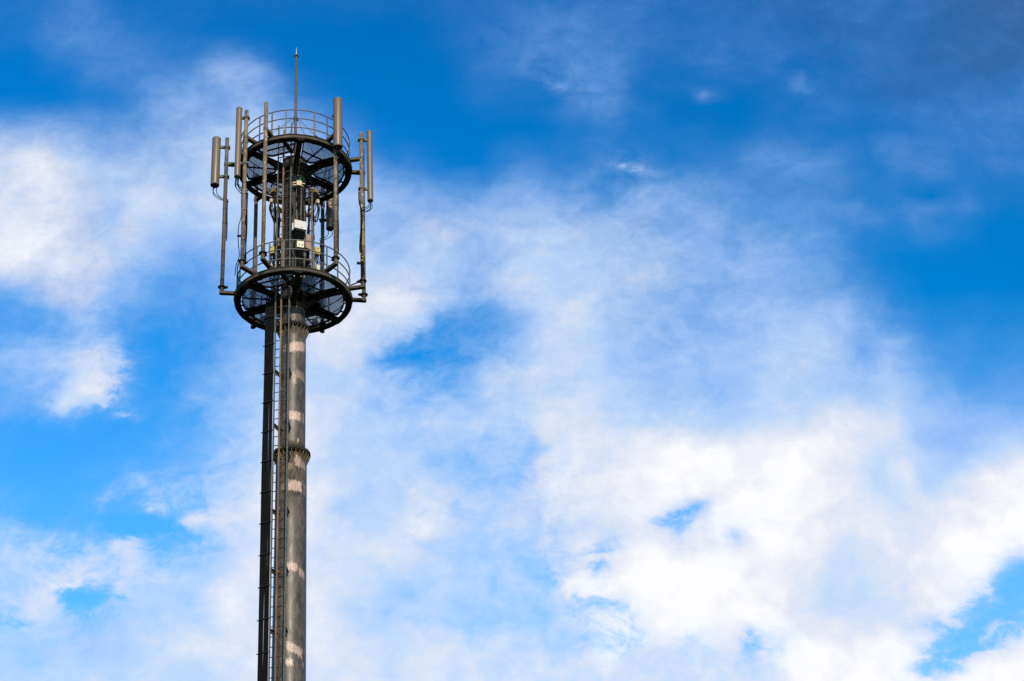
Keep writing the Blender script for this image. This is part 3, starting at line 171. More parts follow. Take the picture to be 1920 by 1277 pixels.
SKY_C = [
    [45, 45, 45, 45, 45, 45, 45, 45, 45, 45, 45, 45, 45, 45, 45, 45, 45, 45, 45, 45, 45, 45, 45, 45, 45, 45, 45, 45, 45, 45, 45, 45, 46, 46, 47, 48, 47, 47, 46, 47, 48, 49, 48, 46, 44, 45, 48, 56, 70, 85, 94, 95, 91, 84, 74, 63, 55, 50, 47, 46, 45, 45, 45],
    [45, 45, 45, 45, 45, 45, 45, 45, 45, 45, 45, 45, 45, 45, 45, 45, 45, 45, 45, 45, 45, 45, 45, 45, 45, 45, 45, 45, 45, 45, 45, 46, 47, 49, 52, 53, 51, 49, 48, 49, 54, 58, 55, 48, 44, 44, 47, 55, 69, 85, 95, 97, 95, 91, 82, 70, 59, 52, 48, 46, 45, 45, 45],
    [45, 45, 45, 45, 45, 45, 45, 45, 45, 45, 45, 45, 45, 45, 45, 45, 45, 45, 45, 45, 45, 45, 45, 45, 45, 45, 45, 45, 45, 45, 45, 46, 49, 55, 61, 63, 59, 54, 52, 54, 63, 71, 66, 53, 44, 42, 44, 51, 64, 80, 91, 95, 96, 96, 89, 76, 63, 54, 49, 46, 45, 45, 45],
    [45, 45, 45, 45, 45, 45, 46, 46, 47, 46, 46, 45, 45, 45, 45, 45, 45, 45, 45, 45, 45, 45, 45, 45, 45, 45, 45, 45, 45, 45, 46, 48, 54, 65, 74, 76, 70, 62, 58, 59, 70, 82, 75, 56, 43, 39, 39, 45, 56, 71, 84, 91, 96, 98, 92, 80, 66, 56, 50, 47, 45, 45, 45],
    [45, 45, 45, 45, 45, 46, 47, 49, 50, 49, 48, 46, 45, 45, 45, 45, 45, 45, 45, 45, 45, 45, 45, 45, 45, 45, 45, 45, 45, 45, 47, 51, 61, 74, 85, 87, 80, 72, 65, 63, 71, 81, 74, 54, 40, 35, 35, 38, 46, 59, 74, 86, 94, 97, 93, 81, 67, 56, 50, 47, 46, 45, 45],
    [45, 45, 45, 45, 46, 47, 51, 55, 57, 55, 51, 48, 46, 45, 45, 45, 45, 45, 45, 45, 45, 45, 45, 45, 45, 45, 45, 45, 45, 46, 48, 56, 69, 83, 91, 92, 87, 81, 73, 67, 67, 70, 63, 47, 36, 31, 30, 31, 37, 48, 63, 77, 88, 92, 89, 78, 66, 56, 50, 47, 46, 45, 45],
    [45, 45, 45, 45, 47, 50, 57, 65, 68, 64, 56, 50, 46, 45, 45, 45, 45, 45, 45, 45, 45, 45, 45, 45, 45, 45, 45, 45, 45, 46, 50, 61, 78, 91, 94, 93, 92, 88, 81, 71, 64, 59, 51, 40, 32, 27, 25, 26, 30, 39, 52, 67, 78, 83, 81, 73, 63, 55, 50, 47, 46, 45, 45],
    [45, 45, 45, 46, 48, 54, 66, 78, 82, 75, 62, 52, 48, 46, 46, 45, 45, 45, 45, 45, 45, 45, 45, 45, 45, 45, 45, 45, 45, 46, 51, 65, 86, 97, 96, 94, 95, 93, 85, 74, 63, 53, 44, 35, 29, 25, 22, 22, 26, 33, 44, 57, 67, 73, 72, 67, 59, 53, 49, 47, 46, 45, 45],
    [45, 45, 45, 46, 50, 59, 75, 90, 94, 84, 68, 56, 50, 47, 47, 46, 46, 46, 45, 45, 45, 45, 45, 45, 45, 45, 45, 45, 45, 46, 52, 66, 88, 99, 97, 95, 95, 93, 86, 76, 63, 51, 40, 33, 27, 23, 21, 20, 23, 29, 38, 49, 58, 63, 64, 60, 55, 51, 48, 46, 45, 45, 45],
    [45, 45, 45, 47, 52, 63, 80, 96, 99, 87, 71, 60, 54, 51, 50, 49, 48, 46, 45, 45, 45, 45, 45, 45, 45, 45, 45, 45, 45, 46, 51, 63, 82, 94, 94, 94, 94, 91, 84, 75, 63, 49, 38, 31, 26, 23, 21, 20, 23, 28, 35, 43, 51, 55, 56, 55, 52, 49, 47, 46, 45, 45, 45],
    [45, 45, 46, 48, 54, 65, 81, 93, 94, 85, 74, 66, 60, 56, 55, 53, 51, 48, 46, 45, 45, 45, 45, 45, 45, 45, 45, 45, 45, 46, 49, 58, 72, 84, 90, 94, 93, 88, 81, 73, 61, 47, 36, 29, 26, 23, 22, 21, 23, 28, 34, 41, 46, 50, 51, 51, 49, 47, 46, 46, 45, 45, 45],
    [45, 46, 47, 50, 56, 67, 78, 86, 87, 82, 79, 76, 70, 65, 63, 60, 55, 50, 47, 45, 45, 45, 45, 45, 45, 45, 45, 45, 45, 46, 48, 53, 62, 73, 84, 93, 93, 86, 79, 70, 58, 43, 32, 27, 25, 24, 23, 23, 25, 29, 34, 39, 44, 47, 48, 48, 47, 46, 46, 45, 45, 45, 45],
    [45, 46, 48, 52, 59, 69, 77, 82, 83, 84, 87, 87, 79, 73, 72, 69, 61, 53, 48, 46, 45, 45, 45, 45, 45, 45, 45, 45, 45, 46, 47, 51, 57, 64, 76, 88, 90, 83, 76, 68, 54, 38, 28, 24, 24, 24, 25, 25, 27, 31, 35, 39, 43, 45, 46, 46, 46, 46, 45, 45, 45, 45, 45],
    [46, 47, 50, 55, 64, 73, 79, 82, 83, 87, 95, 95, 85, 79, 79, 75, 65, 55, 48, 46, 45, 45, 45, 45, 45, 45, 45, 45, 45, 46, 48, 52, 56, 60, 67, 78, 82, 79, 73, 64, 49, 34, 25, 22, 22, 24, 25, 27, 30, 33, 37, 40, 42, 44, 45, 45, 45, 44, 44, 44, 44, 43, 15],
    [46, 48, 52, 59, 69, 77, 81, 83, 83, 88, 96, 96, 86, 81, 82, 78, 67, 55, 49, 46, 45, 45, 45, 45, 45, 45, 45, 45, 46, 48, 50, 54, 58, 60, 61, 67, 72, 72, 68, 60, 46, 32, 23, 20, 21, 23, 26, 28, 31, 34, 17, 16, 16, 16, 16, 16, 15, 15, 15, 15, 15, 15, 15],
    [46, 49, 54, 63, 73, 79, 81, 82, 82, 86, 92, 91, 83, 79, 80, 75, 64, 54, 48, 46, 45, 45, 45, 45, 45, 45, 45, 45, 46, 49, 53, 56, 60, 61, 58, 58, 61, 63, 62, 54, 43, 31, 23, 20, 20, 20, 19, 18, 17, 17, 16, 16, 16, 15, 15, 15, 15, 15, 15, 15, 15, 15, 15],
    [47, 50, 57, 66, 75, 79, 80, 81, 80, 81, 84, 81, 75, 73, 73, 68, 59, 51, 47, 45, 44, 44, 44, 44, 44, 43, 43, 44, 46, 50, 54, 57, 59, 59, 55, 52, 53, 55, 54, 49, 40, 31, 24, 22, 20, 19, 18, 18, 17, 16, 16, 16, 15, 15, 15, 15, 15, 15, 15, 15, 15, 15, 15],
    [47, 51, 58, 67, 76, 80, 80, 79, 77, 75, 74, 70, 65, 64, 63, 59, 53, 47, 44, 43, 42, 42, 42, 42, 42, 42, 42, 43, 45, 50, 55, 57, 57, 55, 50, 47, 47, 48, 48, 44, 38, 32, 26, 24, 20, 19, 18, 17, 17, 16, 16, 15, 15, 15, 15, 15, 15, 15, 15, 15, 15, 15, 15],
    [46, 50, 57, 67, 76, 79, 80, 78, 74, 70, 66, 61, 56, 54, 53, 51, 47, 44, 42, 41, 41, 41, 41, 41, 41, 41, 41, 42, 44, 48, 53, 55, 53, 50, 45, 42, 42, 43, 43, 40, 36, 32, 28, 26, 19, 18, 18, 17, 16, 16, 15, 15, 15, 15, 15, 15, 15, 15, 15, 15, 15, 15, 15],
    [44, 48, 55, 65, 73, 77, 78, 75, 72, 68, 62, 55, 50, 48, 46, 44, 42, 40, 39, 39, 39, 39, 40, 40, 41, 42, 42, 41, 42, 45, 49, 50, 48, 44, 41, 39, 39, 39, 39, 37, 35, 32, 29, 28, 18, 18, 17, 16, 16, 16, 15, 15, 15, 15, 15, 15, 15, 15, 15, 15, 15, 15, 15],
    [43, 46, 53, 61, 69, 73, 74, 74, 74, 71, 64, 55, 47, 43, 41, 40, 39, 38, 38, 37, 37, 38, 39, 41, 43, 44, 44, 42, 41, 42, 44, 44, 42, 39, 37, 36, 36, 36, 36, 35, 33, 31, 30, 29, 17, 17, 17, 16, 16, 15, 15, 15, 15, 15, 15, 15, 15, 15, 15, 15, 15, 15, 15],
    [41, 44, 49, 56, 63, 68, 72, 75, 78, 76, 68, 56, 47, 41, 38, 37, 36, 36, 36, 36, 36, 37, 39, 43, 46, 48, 48, 45, 42, 40, 39, 39, 37, 36, 34, 34, 34, 34, 33, 33, 32, 31, 30, 29, 17, 16, 16, 16, 16, 15, 15, 15, 15, 15, 15, 15, 15, 15, 15, 15, 15, 15, 15],
    [38, 41, 45, 50, 57, 64, 71, 78, 80, 79, 72, 59, 47, 40, 36, 35, 35, 34, 34, 34, 35, 37, 41, 46, 52, 55, 54, 49, 44, 39, 37, 35, 34, 33, 32, 32, 32, 32, 31, 31, 30, 30, 29, 29, 16, 16, 16, 16, 15, 15, 15, 15, 15, 15, 15, 15, 15, 15, 15, 15, 15, 15, 15],
    [36, 38, 41, 46, 52, 61, 72, 79, 80, 80, 73, 60, 46, 38, 35, 33, 33, 33, 33, 33, 34, 37, 42, 50, 58, 63, 62, 55, 46, 39, 35, 33, 31, 31, 30, 30, 30, 30, 30, 29, 29, 29, 28, 28, 28, 16, 15, 15, 15, 15, 15, 15, 15, 15, 15, 15, 15, 15, 15, 15, 15, 15, 15],
    [34, 35, 38, 41, 48, 59, 71, 79, 80, 79, 73, 59, 45, 37, 33, 32, 31, 31, 31, 31, 33, 37, 44, 55, 65, 71, 69, 61, 49, 40, 34, 31, 30, 29, 29, 29, 28, 28, 28, 28, 28, 27, 27, 27, 27, 15, 15, 15, 15, 15, 15, 15, 15, 15, 15, 15, 15, 15, 15, 15, 15, 15, 15],
    [32, 33, 35, 38, 45, 56, 69, 77, 80, 78, 70, 56, 43, 35, 31, 30, 30, 29, 29, 30, 32, 37, 46, 58, 71, 77, 75, 65, 51, 40, 33, 29, 28, 27, 27, 27, 27, 27, 27, 26, 26, 26, 26, 26, 25, 15, 15, 15, 15, 15, 15, 15, 15, 15, 15, 15, 15, 15, 15, 15, 15, 15, 15],
    [30, 31, 32, 35, 41, 52, 64, 74, 77, 74, 64, 51, 39, 33, 30, 28, 28, 28, 28, 29, 31, 36, 46, 59, 73, 80, 77, 66, 51, 39, 32, 28, 26, 26, 26, 25, 25, 25, 25, 25, 25, 24, 24, 24, 24, 15, 15, 15, 15, 15, 15, 15, 15, 15, 15, 15, 15, 15, 15, 15, 15, 15, 15],
    [29, 29, 30, 32, 37, 46, 58, 66, 69, 66, 56, 44, 35, 30, 28, 27, 26, 26, 26, 27, 29, 35, 44, 58, 70, 77, 74, 63, 49, 37, 30, 26, 25, 24, 24, 24, 24, 24, 23, 23, 23, 23, 23, 23, 23, 15, 15, 15, 15, 15, 15, 15, 15, 15, 15, 15, 15, 15, 15, 15, 15, 15, 15],
    [27, 27, 28, 30, 34, 41, 49, 56, 58, 55, 47, 38, 31, 28, 26, 25, 25, 25, 25, 25, 28, 32, 41, 53, 64, 70, 67, 57, 45, 34, 28, 24, 23, 23, 22, 22, 22, 22, 22, 22, 22, 21, 21, 21, 21, 15, 15, 15, 15, 15, 15, 15, 15, 15, 15, 15, 15, 15, 15, 15, 15, 15, 15],
    [25, 25, 26, 27, 30, 35, 41, 46, 47, 44, 38, 32, 28, 25, 24, 23, 23, 23, 23, 24, 25, 30, 37, 46, 56, 60, 58, 49, 39, 31, 25, 23, 21, 21, 21, 21, 21, 20, 20, 20, 20, 20, 20, 20, 19, 15, 15, 15, 15, 15, 15, 15, 15, 15, 15, 15, 15, 15, 15, 15, 15, 15, 15],
    [24, 24, 24, 25, 27, 30, 34, 37, 37, 35, 31, 27, 25, 23, 22, 22, 22, 22, 22, 22, 23, 26, 32, 39, 46, 49, 47, 41, 33, 27, 23, 21, 20, 19, 19, 19, 19, 19, 19, 19, 18, 18, 18, 18, 18, 15, 15, 15, 15, 15, 15, 15, 15, 15, 15, 15, 15, 15, 15, 15, 15, 15, 15],
    [22, 22, 22, 23, 24, 26, 28, 29, 30, 28, 26, 24, 22, 21, 20, 20, 20, 20, 20, 20, 21, 23, 27, 32, 36, 38, 37, 33, 27, 23, 20, 19, 18, 18, 18, 18, 17, 17, 17, 17, 17, 17, 17, 17, 16, 15, 15, 15, 15, 15, 15, 15, 15, 15, 15, 15, 15, 15, 15, 14, 14, 14, 14],
    [21, 21, 21, 21, 21, 22, 23, 24, 24, 23, 22, 21, 20, 19, 19, 19, 19, 18, 18, 18, 19, 20, 23, 26, 29, 30, 29, 26, 23, 20, 18, 17, 17, 16, 16, 16, 16, 16, 16, 16, 15, 15, 15, 15, 15, 15, 15, 15, 14, 14, 14, 14, 14, 14, 14, 14, 13, 13, 13, 13, 13, 13, 13],
    [19, 19, 19, 19, 19, 20, 20, 20, 20, 20, 19, 18, 18, 18, 17, 17, 17, 17, 17, 17, 17, 18, 19, 21, 22, 23, 22, 21, 19, 17, 16, 15, 15, 15, 15, 15, 15, 15, 15, 14, 14, 14, 14, 14, 13, 13, 13, 13, 13, 13, 13, 13, 12, 12, 12, 12, 12, 12, 12, 12, 11, 11, 11],
    [18, 17, 17, 17, 17, 18, 18, 18, 18, 17, 17, 16, 16, 16, 16, 16, 16, 15, 15, 15, 15, 16, 16, 17, 18, 18, 18, 17, 16, 15, 14, 14, 14, 13, 13, 14, 14, 15, 14, 14, 13, 12, 12, 12, 12, 12, 12, 12, 11, 11, 11, 11, 11, 11, 11, 11, 10, 10, 10, 10, 10, 10, 10],
    [16, 16, 16, 16, 16, 16, 16, 16, 15, 15, 15, 15, 15, 14, 14, 14, 14, 14, 14, 14, 14, 14, 14, 14, 15, 15, 15, 14, 13, 13, 12, 12, 12, 12, 12, 13, 15, 17, 16, 14, 12, 11, 11, 11, 10, 10, 10, 10, 10, 10, 10, 10, 9, 9, 9, 9, 9, 9, 9, 9, 8, 8, 8],
    [15, 14, 14, 14, 14, 14, 14, 14, 14, 14, 13, 13, 13, 13, 13, 13, 13, 12, 12, 12, 12, 12, 12, 12, 12, 12, 12, 12, 11, 11, 11, 11, 11, 11, 11, 15, 20, 24, 23, 17, 12, 10, 9, 9, 9, 9, 9, 9, 8, 8, 8, 8, 8, 8, 8, 8, 8, 8, 8, 8, 8, 8, 8],
    [13, 13, 13, 13, 13, 13, 12, 12, 12, 12, 12, 12, 12, 11, 11, 11, 11, 11, 11, 11, 11, 11, 10, 10, 10, 10, 10, 10, 10, 10, 9, 9, 9, 9, 11, 17, 28, 37, 35, 24, 14, 10, 9, 8, 8, 8, 8, 8, 8, 8, 8, 8, 8, 8, 8, 8, 8, 8, 8, 8, 8, 8, 8],
    [12, 12, 11, 11, 11, 11, 11, 11, 11, 11, 10, 10, 10, 10, 10, 10, 10, 9, 9, 9, 9, 9, 9, 9, 9, 9, 9, 8, 8, 8, 8, 8, 8, 9, 12, 22, 40, 55, 52, 35, 19, 11, 9, 9, 8, 8, 8, 8, 8, 8, 8, 8, 8, 8, 8, 8, 8, 8, 8, 8, 8, 8, 8],
    [10, 10, 10, 10, 10, 10, 9, 9, 9, 9, 9, 9, 9, 9, 8, 8, 8, 8, 8, 8, 8, 8, 8, 8, 8, 8, 8, 8, 8, 8, 8, 8, 8, 9, 13, 27, 50, 71, 67, 45, 24, 14, 11, 9, 9, 8, 8, 8, 8, 8, 8, 8, 8, 8, 8, 8, 8, 8, 8, 8, 8, 8, 8],
    [9, 9, 8, 8, 8, 8, 8, 8, 8, 8, 8, 8, 8, 8, 8, 8, 8, 8, 8, 8, 8, 8, 8, 8, 8, 8, 8, 8, 8, 8, 8, 8, 8, 9, 14, 28, 55, 77, 74, 50, 28, 17, 13, 11, 9, 9, 8, 8, 8, 8, 8, 8, 8, 8, 8, 8, 8, 8, 8, 8, 8, 8, 8],
    [8, 8, 8, 8, 8, 8, 8, 8, 8, 8, 8, 8, 8, 8, 8, 8, 8, 8, 8, 8, 8, 8, 8, 8, 8, 8, 8, 8, 8, 8, 8, 8, 9, 10, 14, 27, 50, 71, 69, 49, 31, 22, 17, 13, 11, 9, 9, 10, 10, 9, 8, 8, 8, 8, 8, 8, 8, 8, 8, 8, 8, 8, 8],
    [8, 8, 8, 8, 8, 8, 8, 8, 8, 8, 8, 8, 8, 8, 8, 8, 8, 8, 8, 8, 8, 8, 8, 8, 8, 8, 8, 8, 8, 8, 8, 9, 11, 12, 15, 23, 41, 57, 56, 44, 33, 28, 23, 17, 13, 11, 11, 13, 13, 11, 9, 8, 8, 8, 8, 8, 8, 8, 8, 8, 8, 8, 8],
    [8, 8, 8, 8, 8, 8, 8, 8, 8, 8, 8, 8, 8, 8, 8, 8, 8, 8, 8, 8, 8, 8, 8, 8, 8, 8, 8, 8, 8, 8, 9, 12, 15, 18, 18, 21, 30, 41, 43, 39, 38, 36, 31, 23, 16, 13, 15, 20, 21, 16, 11, 8, 8, 8, 8, 8, 8, 8, 8, 8, 8, 8, 8],
    [8, 8, 8, 8, 8, 8, 8, 8, 8, 8, 8, 8, 8, 8, 8, 8, 8, 8, 8, 8, 8, 8, 8, 8, 8, 8, 8, 8, 8, 8, 10, 15, 23, 27, 26, 22, 23, 29, 34, 38, 44, 46, 40, 29, 19, 15, 21, 32, 34, 24, 14, 9, 8, 8, 8, 8, 8, 8, 8, 8, 8, 8, 8],
    [8, 8, 8, 8, 8, 8, 8, 8, 8, 8, 8, 8, 8, 8, 8, 8, 8, 8, 8, 8, 8, 8, 8, 8, 8, 8, 8, 8, 8, 9, 12, 20, 33, 41, 37, 26, 20, 22, 29, 39, 50, 54, 48, 34, 22, 18, 27, 44, 49, 34, 18, 10, 8, 8, 8, 8, 8, 8, 8, 8, 8, 8, 8],
    [8, 8, 8, 8, 8, 8, 8, 8, 8, 8, 8, 8, 8, 8, 8, 8, 8, 8, 8, 8, 8, 8, 8, 8, 8, 8, 8, 8, 8, 9, 14, 26, 44, 56, 50, 33, 21, 20, 27, 41, 54, 59, 53, 38, 24, 19, 29, 51, 59, 42, 21, 11, 8, 8, 8, 8, 8, 8, 8, 8, 8, 8, 8],
    [8, 8, 8, 8, 8, 8, 8, 8, 8, 8, 8, 8, 8, 8, 8, 8, 8, 8, 8, 8, 8, 8, 8, 8, 8, 8, 8, 8, 8, 10, 15, 30, 52, 67, 60, 38, 22, 18, 26, 40, 54, 59, 53, 39, 25, 19, 28, 48, 57, 43, 22, 11, 8, 8, 8, 8, 8, 8, 8, 8, 8, 8, 8],
    [8, 8, 8, 8, 8, 8, 8, 8, 8, 8, 8, 8, 8, 8, 8, 8, 8, 8, 8, 8, 8, 8, 8, 8, 8, 8, 8, 8, 8, 10, 15, 31, 54, 69, 62, 40, 22, 17, 23, 36, 49, 54, 49, 36, 24, 17, 23, 38, 47, 36, 20, 11, 8, 8, 8, 8, 8, 8, 8, 8, 8, 8, 8],
    [8, 8, 8, 8, 8, 8, 8, 8, 8, 8, 8, 8, 8, 8, 8, 8, 8, 8, 8, 8, 8, 8, 8, 8, 8, 8, 8, 8, 8, 9, 15, 28, 48, 61, 55, 36, 20, 16, 20, 31, 41, 46, 42, 32, 21, 15, 17, 26, 32, 26, 16, 10, 8, 8, 8, 8, 8, 8, 8, 8, 8, 8, 8],
    [8, 8, 8, 8, 8, 8, 8, 8, 8, 8, 8, 8, 8, 8, 8, 8, 8, 8, 8, 8, 8, 8, 8, 8, 8, 8, 8, 8, 8, 9, 13, 23, 38, 48, 44, 29, 17, 14, 17, 24, 32, 36, 34, 26, 18, 13, 13, 17, 20, 17, 12, 9, 8, 8, 8, 8, 8, 8, 8, 8, 8, 8, 8],
    [8, 8, 8, 8, 8, 8, 8, 8, 8, 8, 8, 8, 8, 8, 8, 8, 8, 8, 8, 8, 8, 8, 8, 8, 8, 8, 8, 8, 8, 9, 11, 17, 27, 33, 31, 22, 14, 12, 14, 19, 24, 27, 26, 21, 15, 11, 10, 12, 13, 12, 10, 9, 8, 8, 8, 8, 8, 8, 8, 8, 8, 8, 8],
    [8, 8, 8, 8, 8, 8, 8, 8, 8, 8, 8, 8, 8, 8, 8, 8, 8, 8, 8, 8, 8, 8, 8, 8, 8, 8, 8, 8, 8, 8, 10, 13, 18, 22, 21, 16, 11, 10, 12, 15, 18, 20, 19, 16, 13, 10, 9, 9, 10, 9, 9, 8, 8, 8, 8, 8, 8, 8, 8, 8, 8, 8, 8],
    [8, 8, 8, 8, 8, 8, 8, 8, 8, 8, 8, 8, 8, 8, 8, 8, 8, 8, 8, 8, 8, 8, 8, 8, 8, 8, 8, 8, 8, 8, 9, 10, 13, 15, 14, 12, 10, 9, 10, 12, 14, 15, 14, 13, 11, 9, 9, 8, 8, 8, 8, 8, 8, 8, 8, 8, 8, 8, 8, 8, 8, 8, 8],
    [8, 8, 8, 8, 8, 8, 8, 8, 8, 8, 8, 8, 8, 8, 8, 8, 8, 8, 8, 8, 8, 8, 8, 8, 8, 8, 8, 8, 8, 8, 8, 9, 10, 11, 10, 10, 9, 9, 9, 10, 11, 11, 11, 10, 9, 9, 8, 8, 8, 8, 8, 8, 8, 8, 8, 8, 8, 8, 8, 8, 8, 8, 8],
    [8, 8, 8, 8, 8, 8, 8, 8, 8, 8, 8, 8, 8, 8, 8, 8, 8, 8, 8, 8, 8, 8, 8, 8, 8, 8, 8, 8, 8, 8, 8, 8, 9, 9, 9, 9, 8, 8, 8, 9, 9, 10, 10, 9, 9, 8, 8, 8, 8, 8, 8, 8, 8, 8, 8, 8, 8, 8, 8, 8, 8, 8, 8],
    [8, 8, 8, 8, 8, 8, 8, 8, 8, 8, 8, 8, 8, 8, 8, 8, 8, 8, 8, 8, 8, 8, 8, 8, 8, 8, 8, 8, 8, 8, 8, 8, 8, 8, 8, 8, 8, 8, 8, 8, 9, 9, 9, 9, 8, 8, 8, 8, 8, 8, 8, 8, 8, 8, 8, 8, 8, 8, 8, 8, 8, 8, 8],
    [8, 8, 8, 8, 8, 8, 8, 8, 8, 8, 8, 8, 8, 8, 8, 8, 8, 8, 8, 8, 8, 8, 8, 8, 8, 8, 8, 8, 8, 8, 8, 8, 8, 8, 8, 8, 8, 8, 8, 8, 8, 8, 8, 8, 8, 8, 8, 8, 8, 8, 8, 8, 8, 8, 8, 8, 8, 8, 8, 8, 8, 8, 8],
    [8, 8, 8, 8, 8, 8, 8, 8, 8, 8, 8, 8, 8, 8, 8, 8, 8, 8, 8, 8, 8, 8, 8, 8, 8, 8, 8, 8, 8, 8, 8, 8, 8, 8, 8, 8, 8, 8, 8, 8, 8, 8, 8, 8, 8, 8, 8, 8, 8, 8, 8, 8, 8, 8, 8, 8, 8, 8, 8, 8, 8, 8, 8],
    [8, 8, 8, 8, 8, 8, 8, 8, 8, 8, 8, 8, 8, 8, 8, 8, 8, 8, 8, 8, 8, 8, 8, 8, 8, 8, 8, 8, 8, 8, 8, 8, 8, 8, 8, 8, 8, 8, 8, 8, 8, 8, 8, 8, 8, 8, 8, 8, 8, 8, 8, 8, 8, 8, 8, 8, 8, 8, 8, 8, 8, 8, 8],
]
SHREDS = [
    (-0.2194, 0.5176, -0.178, 0.0242, 0.0057, -0.80),
    (-0.1917, 0.5078, -0.325, 0.0188, 0.0059, -0.25),
    (-0.2513, 0.4739, -0.487, 0.0140, 0.0043, -0.60),
    (-0.2258, 0.4697, -0.335, 0.0081, 0.0022, -0.30),
    (-0.2851, 0.4586, 0.052, 0.0117, 0.0029, -0.60),
    (0.0871, 0.5039, 0.207, 0.0122, 0.0030, -0.30),
    (0.1204, 0.4850, -0.648, 0.0090, 0.0039, -0.20),
    (0.0291, 0.4658, 0.644, 0.0105, 0.0028, 0.50),
    (0.0235, 0.4574, -0.290, 0.0024, 0.0070, 0.45),
    (0.0421, 0.4784, -0.178, 0.0089, 0.0023, 0.30),
    (0.0519, 0.4781, -0.063, 0.0024, 0.0039, 0.30),
    (-0.0550, 0.6190, 0.302, 0.0083, 0.0033, -0.30),
    (-0.0719, 0.6171, 0.180, 0.0076, 0.0030, -0.25),
    (0.0785, 0.7494, -0.499, 0.0138, 0.0066, 0.18),
    (0.1130, 0.8055, -0.470, 0.0155, 0.0052, 0.12),
    (0.1326, 0.8014, -0.073, 0.0117, 0.0044, 0.08),
    (0.0388, 0.8167, -0.338, 0.0120, 0.0039, 0.12),
    (0.1981, 0.8019, -1.104, 0.0102, 0.0071, 0.08),
    (0.1212, 0.4260, 0.088, 0.0035, 0.0105, -0.20),
    (0.2545, 0.4319, 0.631, 0.0223, 0.0046, -0.12),
    (0.2331, 0.4175, 0.386, 0.0183, 0.0036, -0.15),
    (-0.1866, 0.5942, -0.622, 0.0048, 0.0027, 0.25),
    (-0.2278, 0.5871, -0.260, 0.0097, 0.0035, 0.30),
    (-0.2380, 0.6012, 0.865, 0.0161, 0.0044, 0.20),
]
WARP1, WARP2, WISP, WISP_CRISP = 0.010, 0.008, 0.54, 0.55
CLOUD_TONES = [(60, 104, 166), (74, 120, 188), (92, 140, 214), (114, 160, 234), (138, 180, 245), (158, 195, 250), (178, 208, 252), (196, 220, 252), (228, 232, 246), (253, 253, 255)]



class NT:
    """small helper to write node trees"""
    def __init__(s, tree):
        s.t = tree
        s.n = tree.nodes
        s.l = tree.links

    def node(s, typ, **kw):
        n = s.n.new(typ)
        for k, v in kw.items():
            setattr(n, k, v)
        return n

    def put(s, sock, v):
        if hasattr(v, 'is_output'):
            s.l.new(v, sock)
        else:
            sock.default_value = v

    def math(s, op, a, b=None, c=None, clamp=False):
        n = s.node('ShaderNodeMath', operation=op, use_clamp=clamp)
        for i, v in enumerate((a, b, c)):
            if v is not None:
                s.put(n.inputs[i], v)
        return n.outputs[0]

    def vmath(s, op, a, b=None):
        n = s.node('ShaderNodeVectorMath', operation=op)
        s.put(n.inputs[0], a)
        if b is not None:
            s.put(n.inputs[1], b)
        return n.outputs[0]

    def mix(s, fac, a, b):
        n = s.node('ShaderNodeMix', data_type='RGBA')
        s.put(n.inputs[0], fac)
        s.put(n.inputs[6], a)
        s.put(n.inputs[7], b)
        return n.outputs[2]

    def noise(s, vec, scale, detail=4.0, rough=0.5, dist=0.0):
        n = s.node('ShaderNodeTexNoise')
        s.put(n.inputs['Vector'], vec)
        n.inputs['Scale'].default_value = scale
        n.inputs['Detail'].default_value = detail
        n.inputs['Roughness'].default_value = rough
        n.inputs['Distortion'].default_value = dist
        return n

    def maprange(s, v, a, b, c=0.0, d=1.0, smooth=False, clamp=True):
        n = s.node('ShaderNodeMapRange', interpolation_type='SMOOTHSTEP' if smooth else 'LINEAR', clamp=clamp)
        s.put(n.inputs[0], v)
        for i, x in zip((1, 2, 3, 4), (a, b, c, d)):
            n.inputs[i].default_value = x
        return n.outputs[0]

    def ramp(s, fac, stops, interp='LINEAR'):
        n = s.node('ShaderNodeValToRGB')
        r = n.color_ramp
        r.interpolation = interp
        while len(r.elements) < len(stops):
            r.elements.new(1.0)
        for e, (p, c) in zip(r.elements, stops):
            e.position = p
            e.color = (c[0], c[1], c[2], 1.0)
        s.put(n.inputs[0], fac)
        return n.outputs[0]

    def comb(s, x, y, z):
        n = s.node('ShaderNodeCombineXYZ')
        for i, v in enumerate((x, y, z)):
            s.put(n.inputs[i], v)
        return n.outputs[0]

    def sep(s, v):
        n = s.node('ShaderNodeSeparateXYZ')
        s.put(n.inputs[0], v)
        return n.outputs


def lin(r, g, b):
    f = lambda c: (c / 255 / 12.92) if c / 255 <= 0.04045 else ((c / 255 + 0.055) / 1.055) ** 2.4
    return (f(r), f(g), f(b))


STRENGTH = 0.1
world = bpy.data.worlds.new("World")
SC.world = world
world.use_nodes = True
w = NT(world.node_tree)
bg = world.node_tree.nodes['Background']
bg.inputs[1].default_value = STRENGTH
sky = w.node('ShaderNodeTexSky', sky_type='NISHITA', sun_disc=False)
sky.sun_elevation = SUN_EL
sky.sun_rotation = math.atan2(sun_dir.x, sun_dir.y) % (2 * PI)
# deep, saturated grade of the clear sky
clear = w.vmath('MULTIPLY', sky.outputs[0], (1.0, 2.22, 3.1))
clear = w.vmath('SUBTRACT', clear, (1.25, 1.36, 1.30))
clear = w.vmath('MAXIMUM', clear, (0.0, 0.05, 0.1))
tc = w.node('ShaderNodeTexCoord')
dx, dy, dz = w.sep(tc.outputs['Generated'])
ay = w.math('MAXIMUM', w.math('ABSOLUTE', dy), 0.2)
u = w.math('DIVIDE', dx, ay)
v = w.math('DIVIDE', dz, ay)
uv = w.comb(u, v, 0.0)
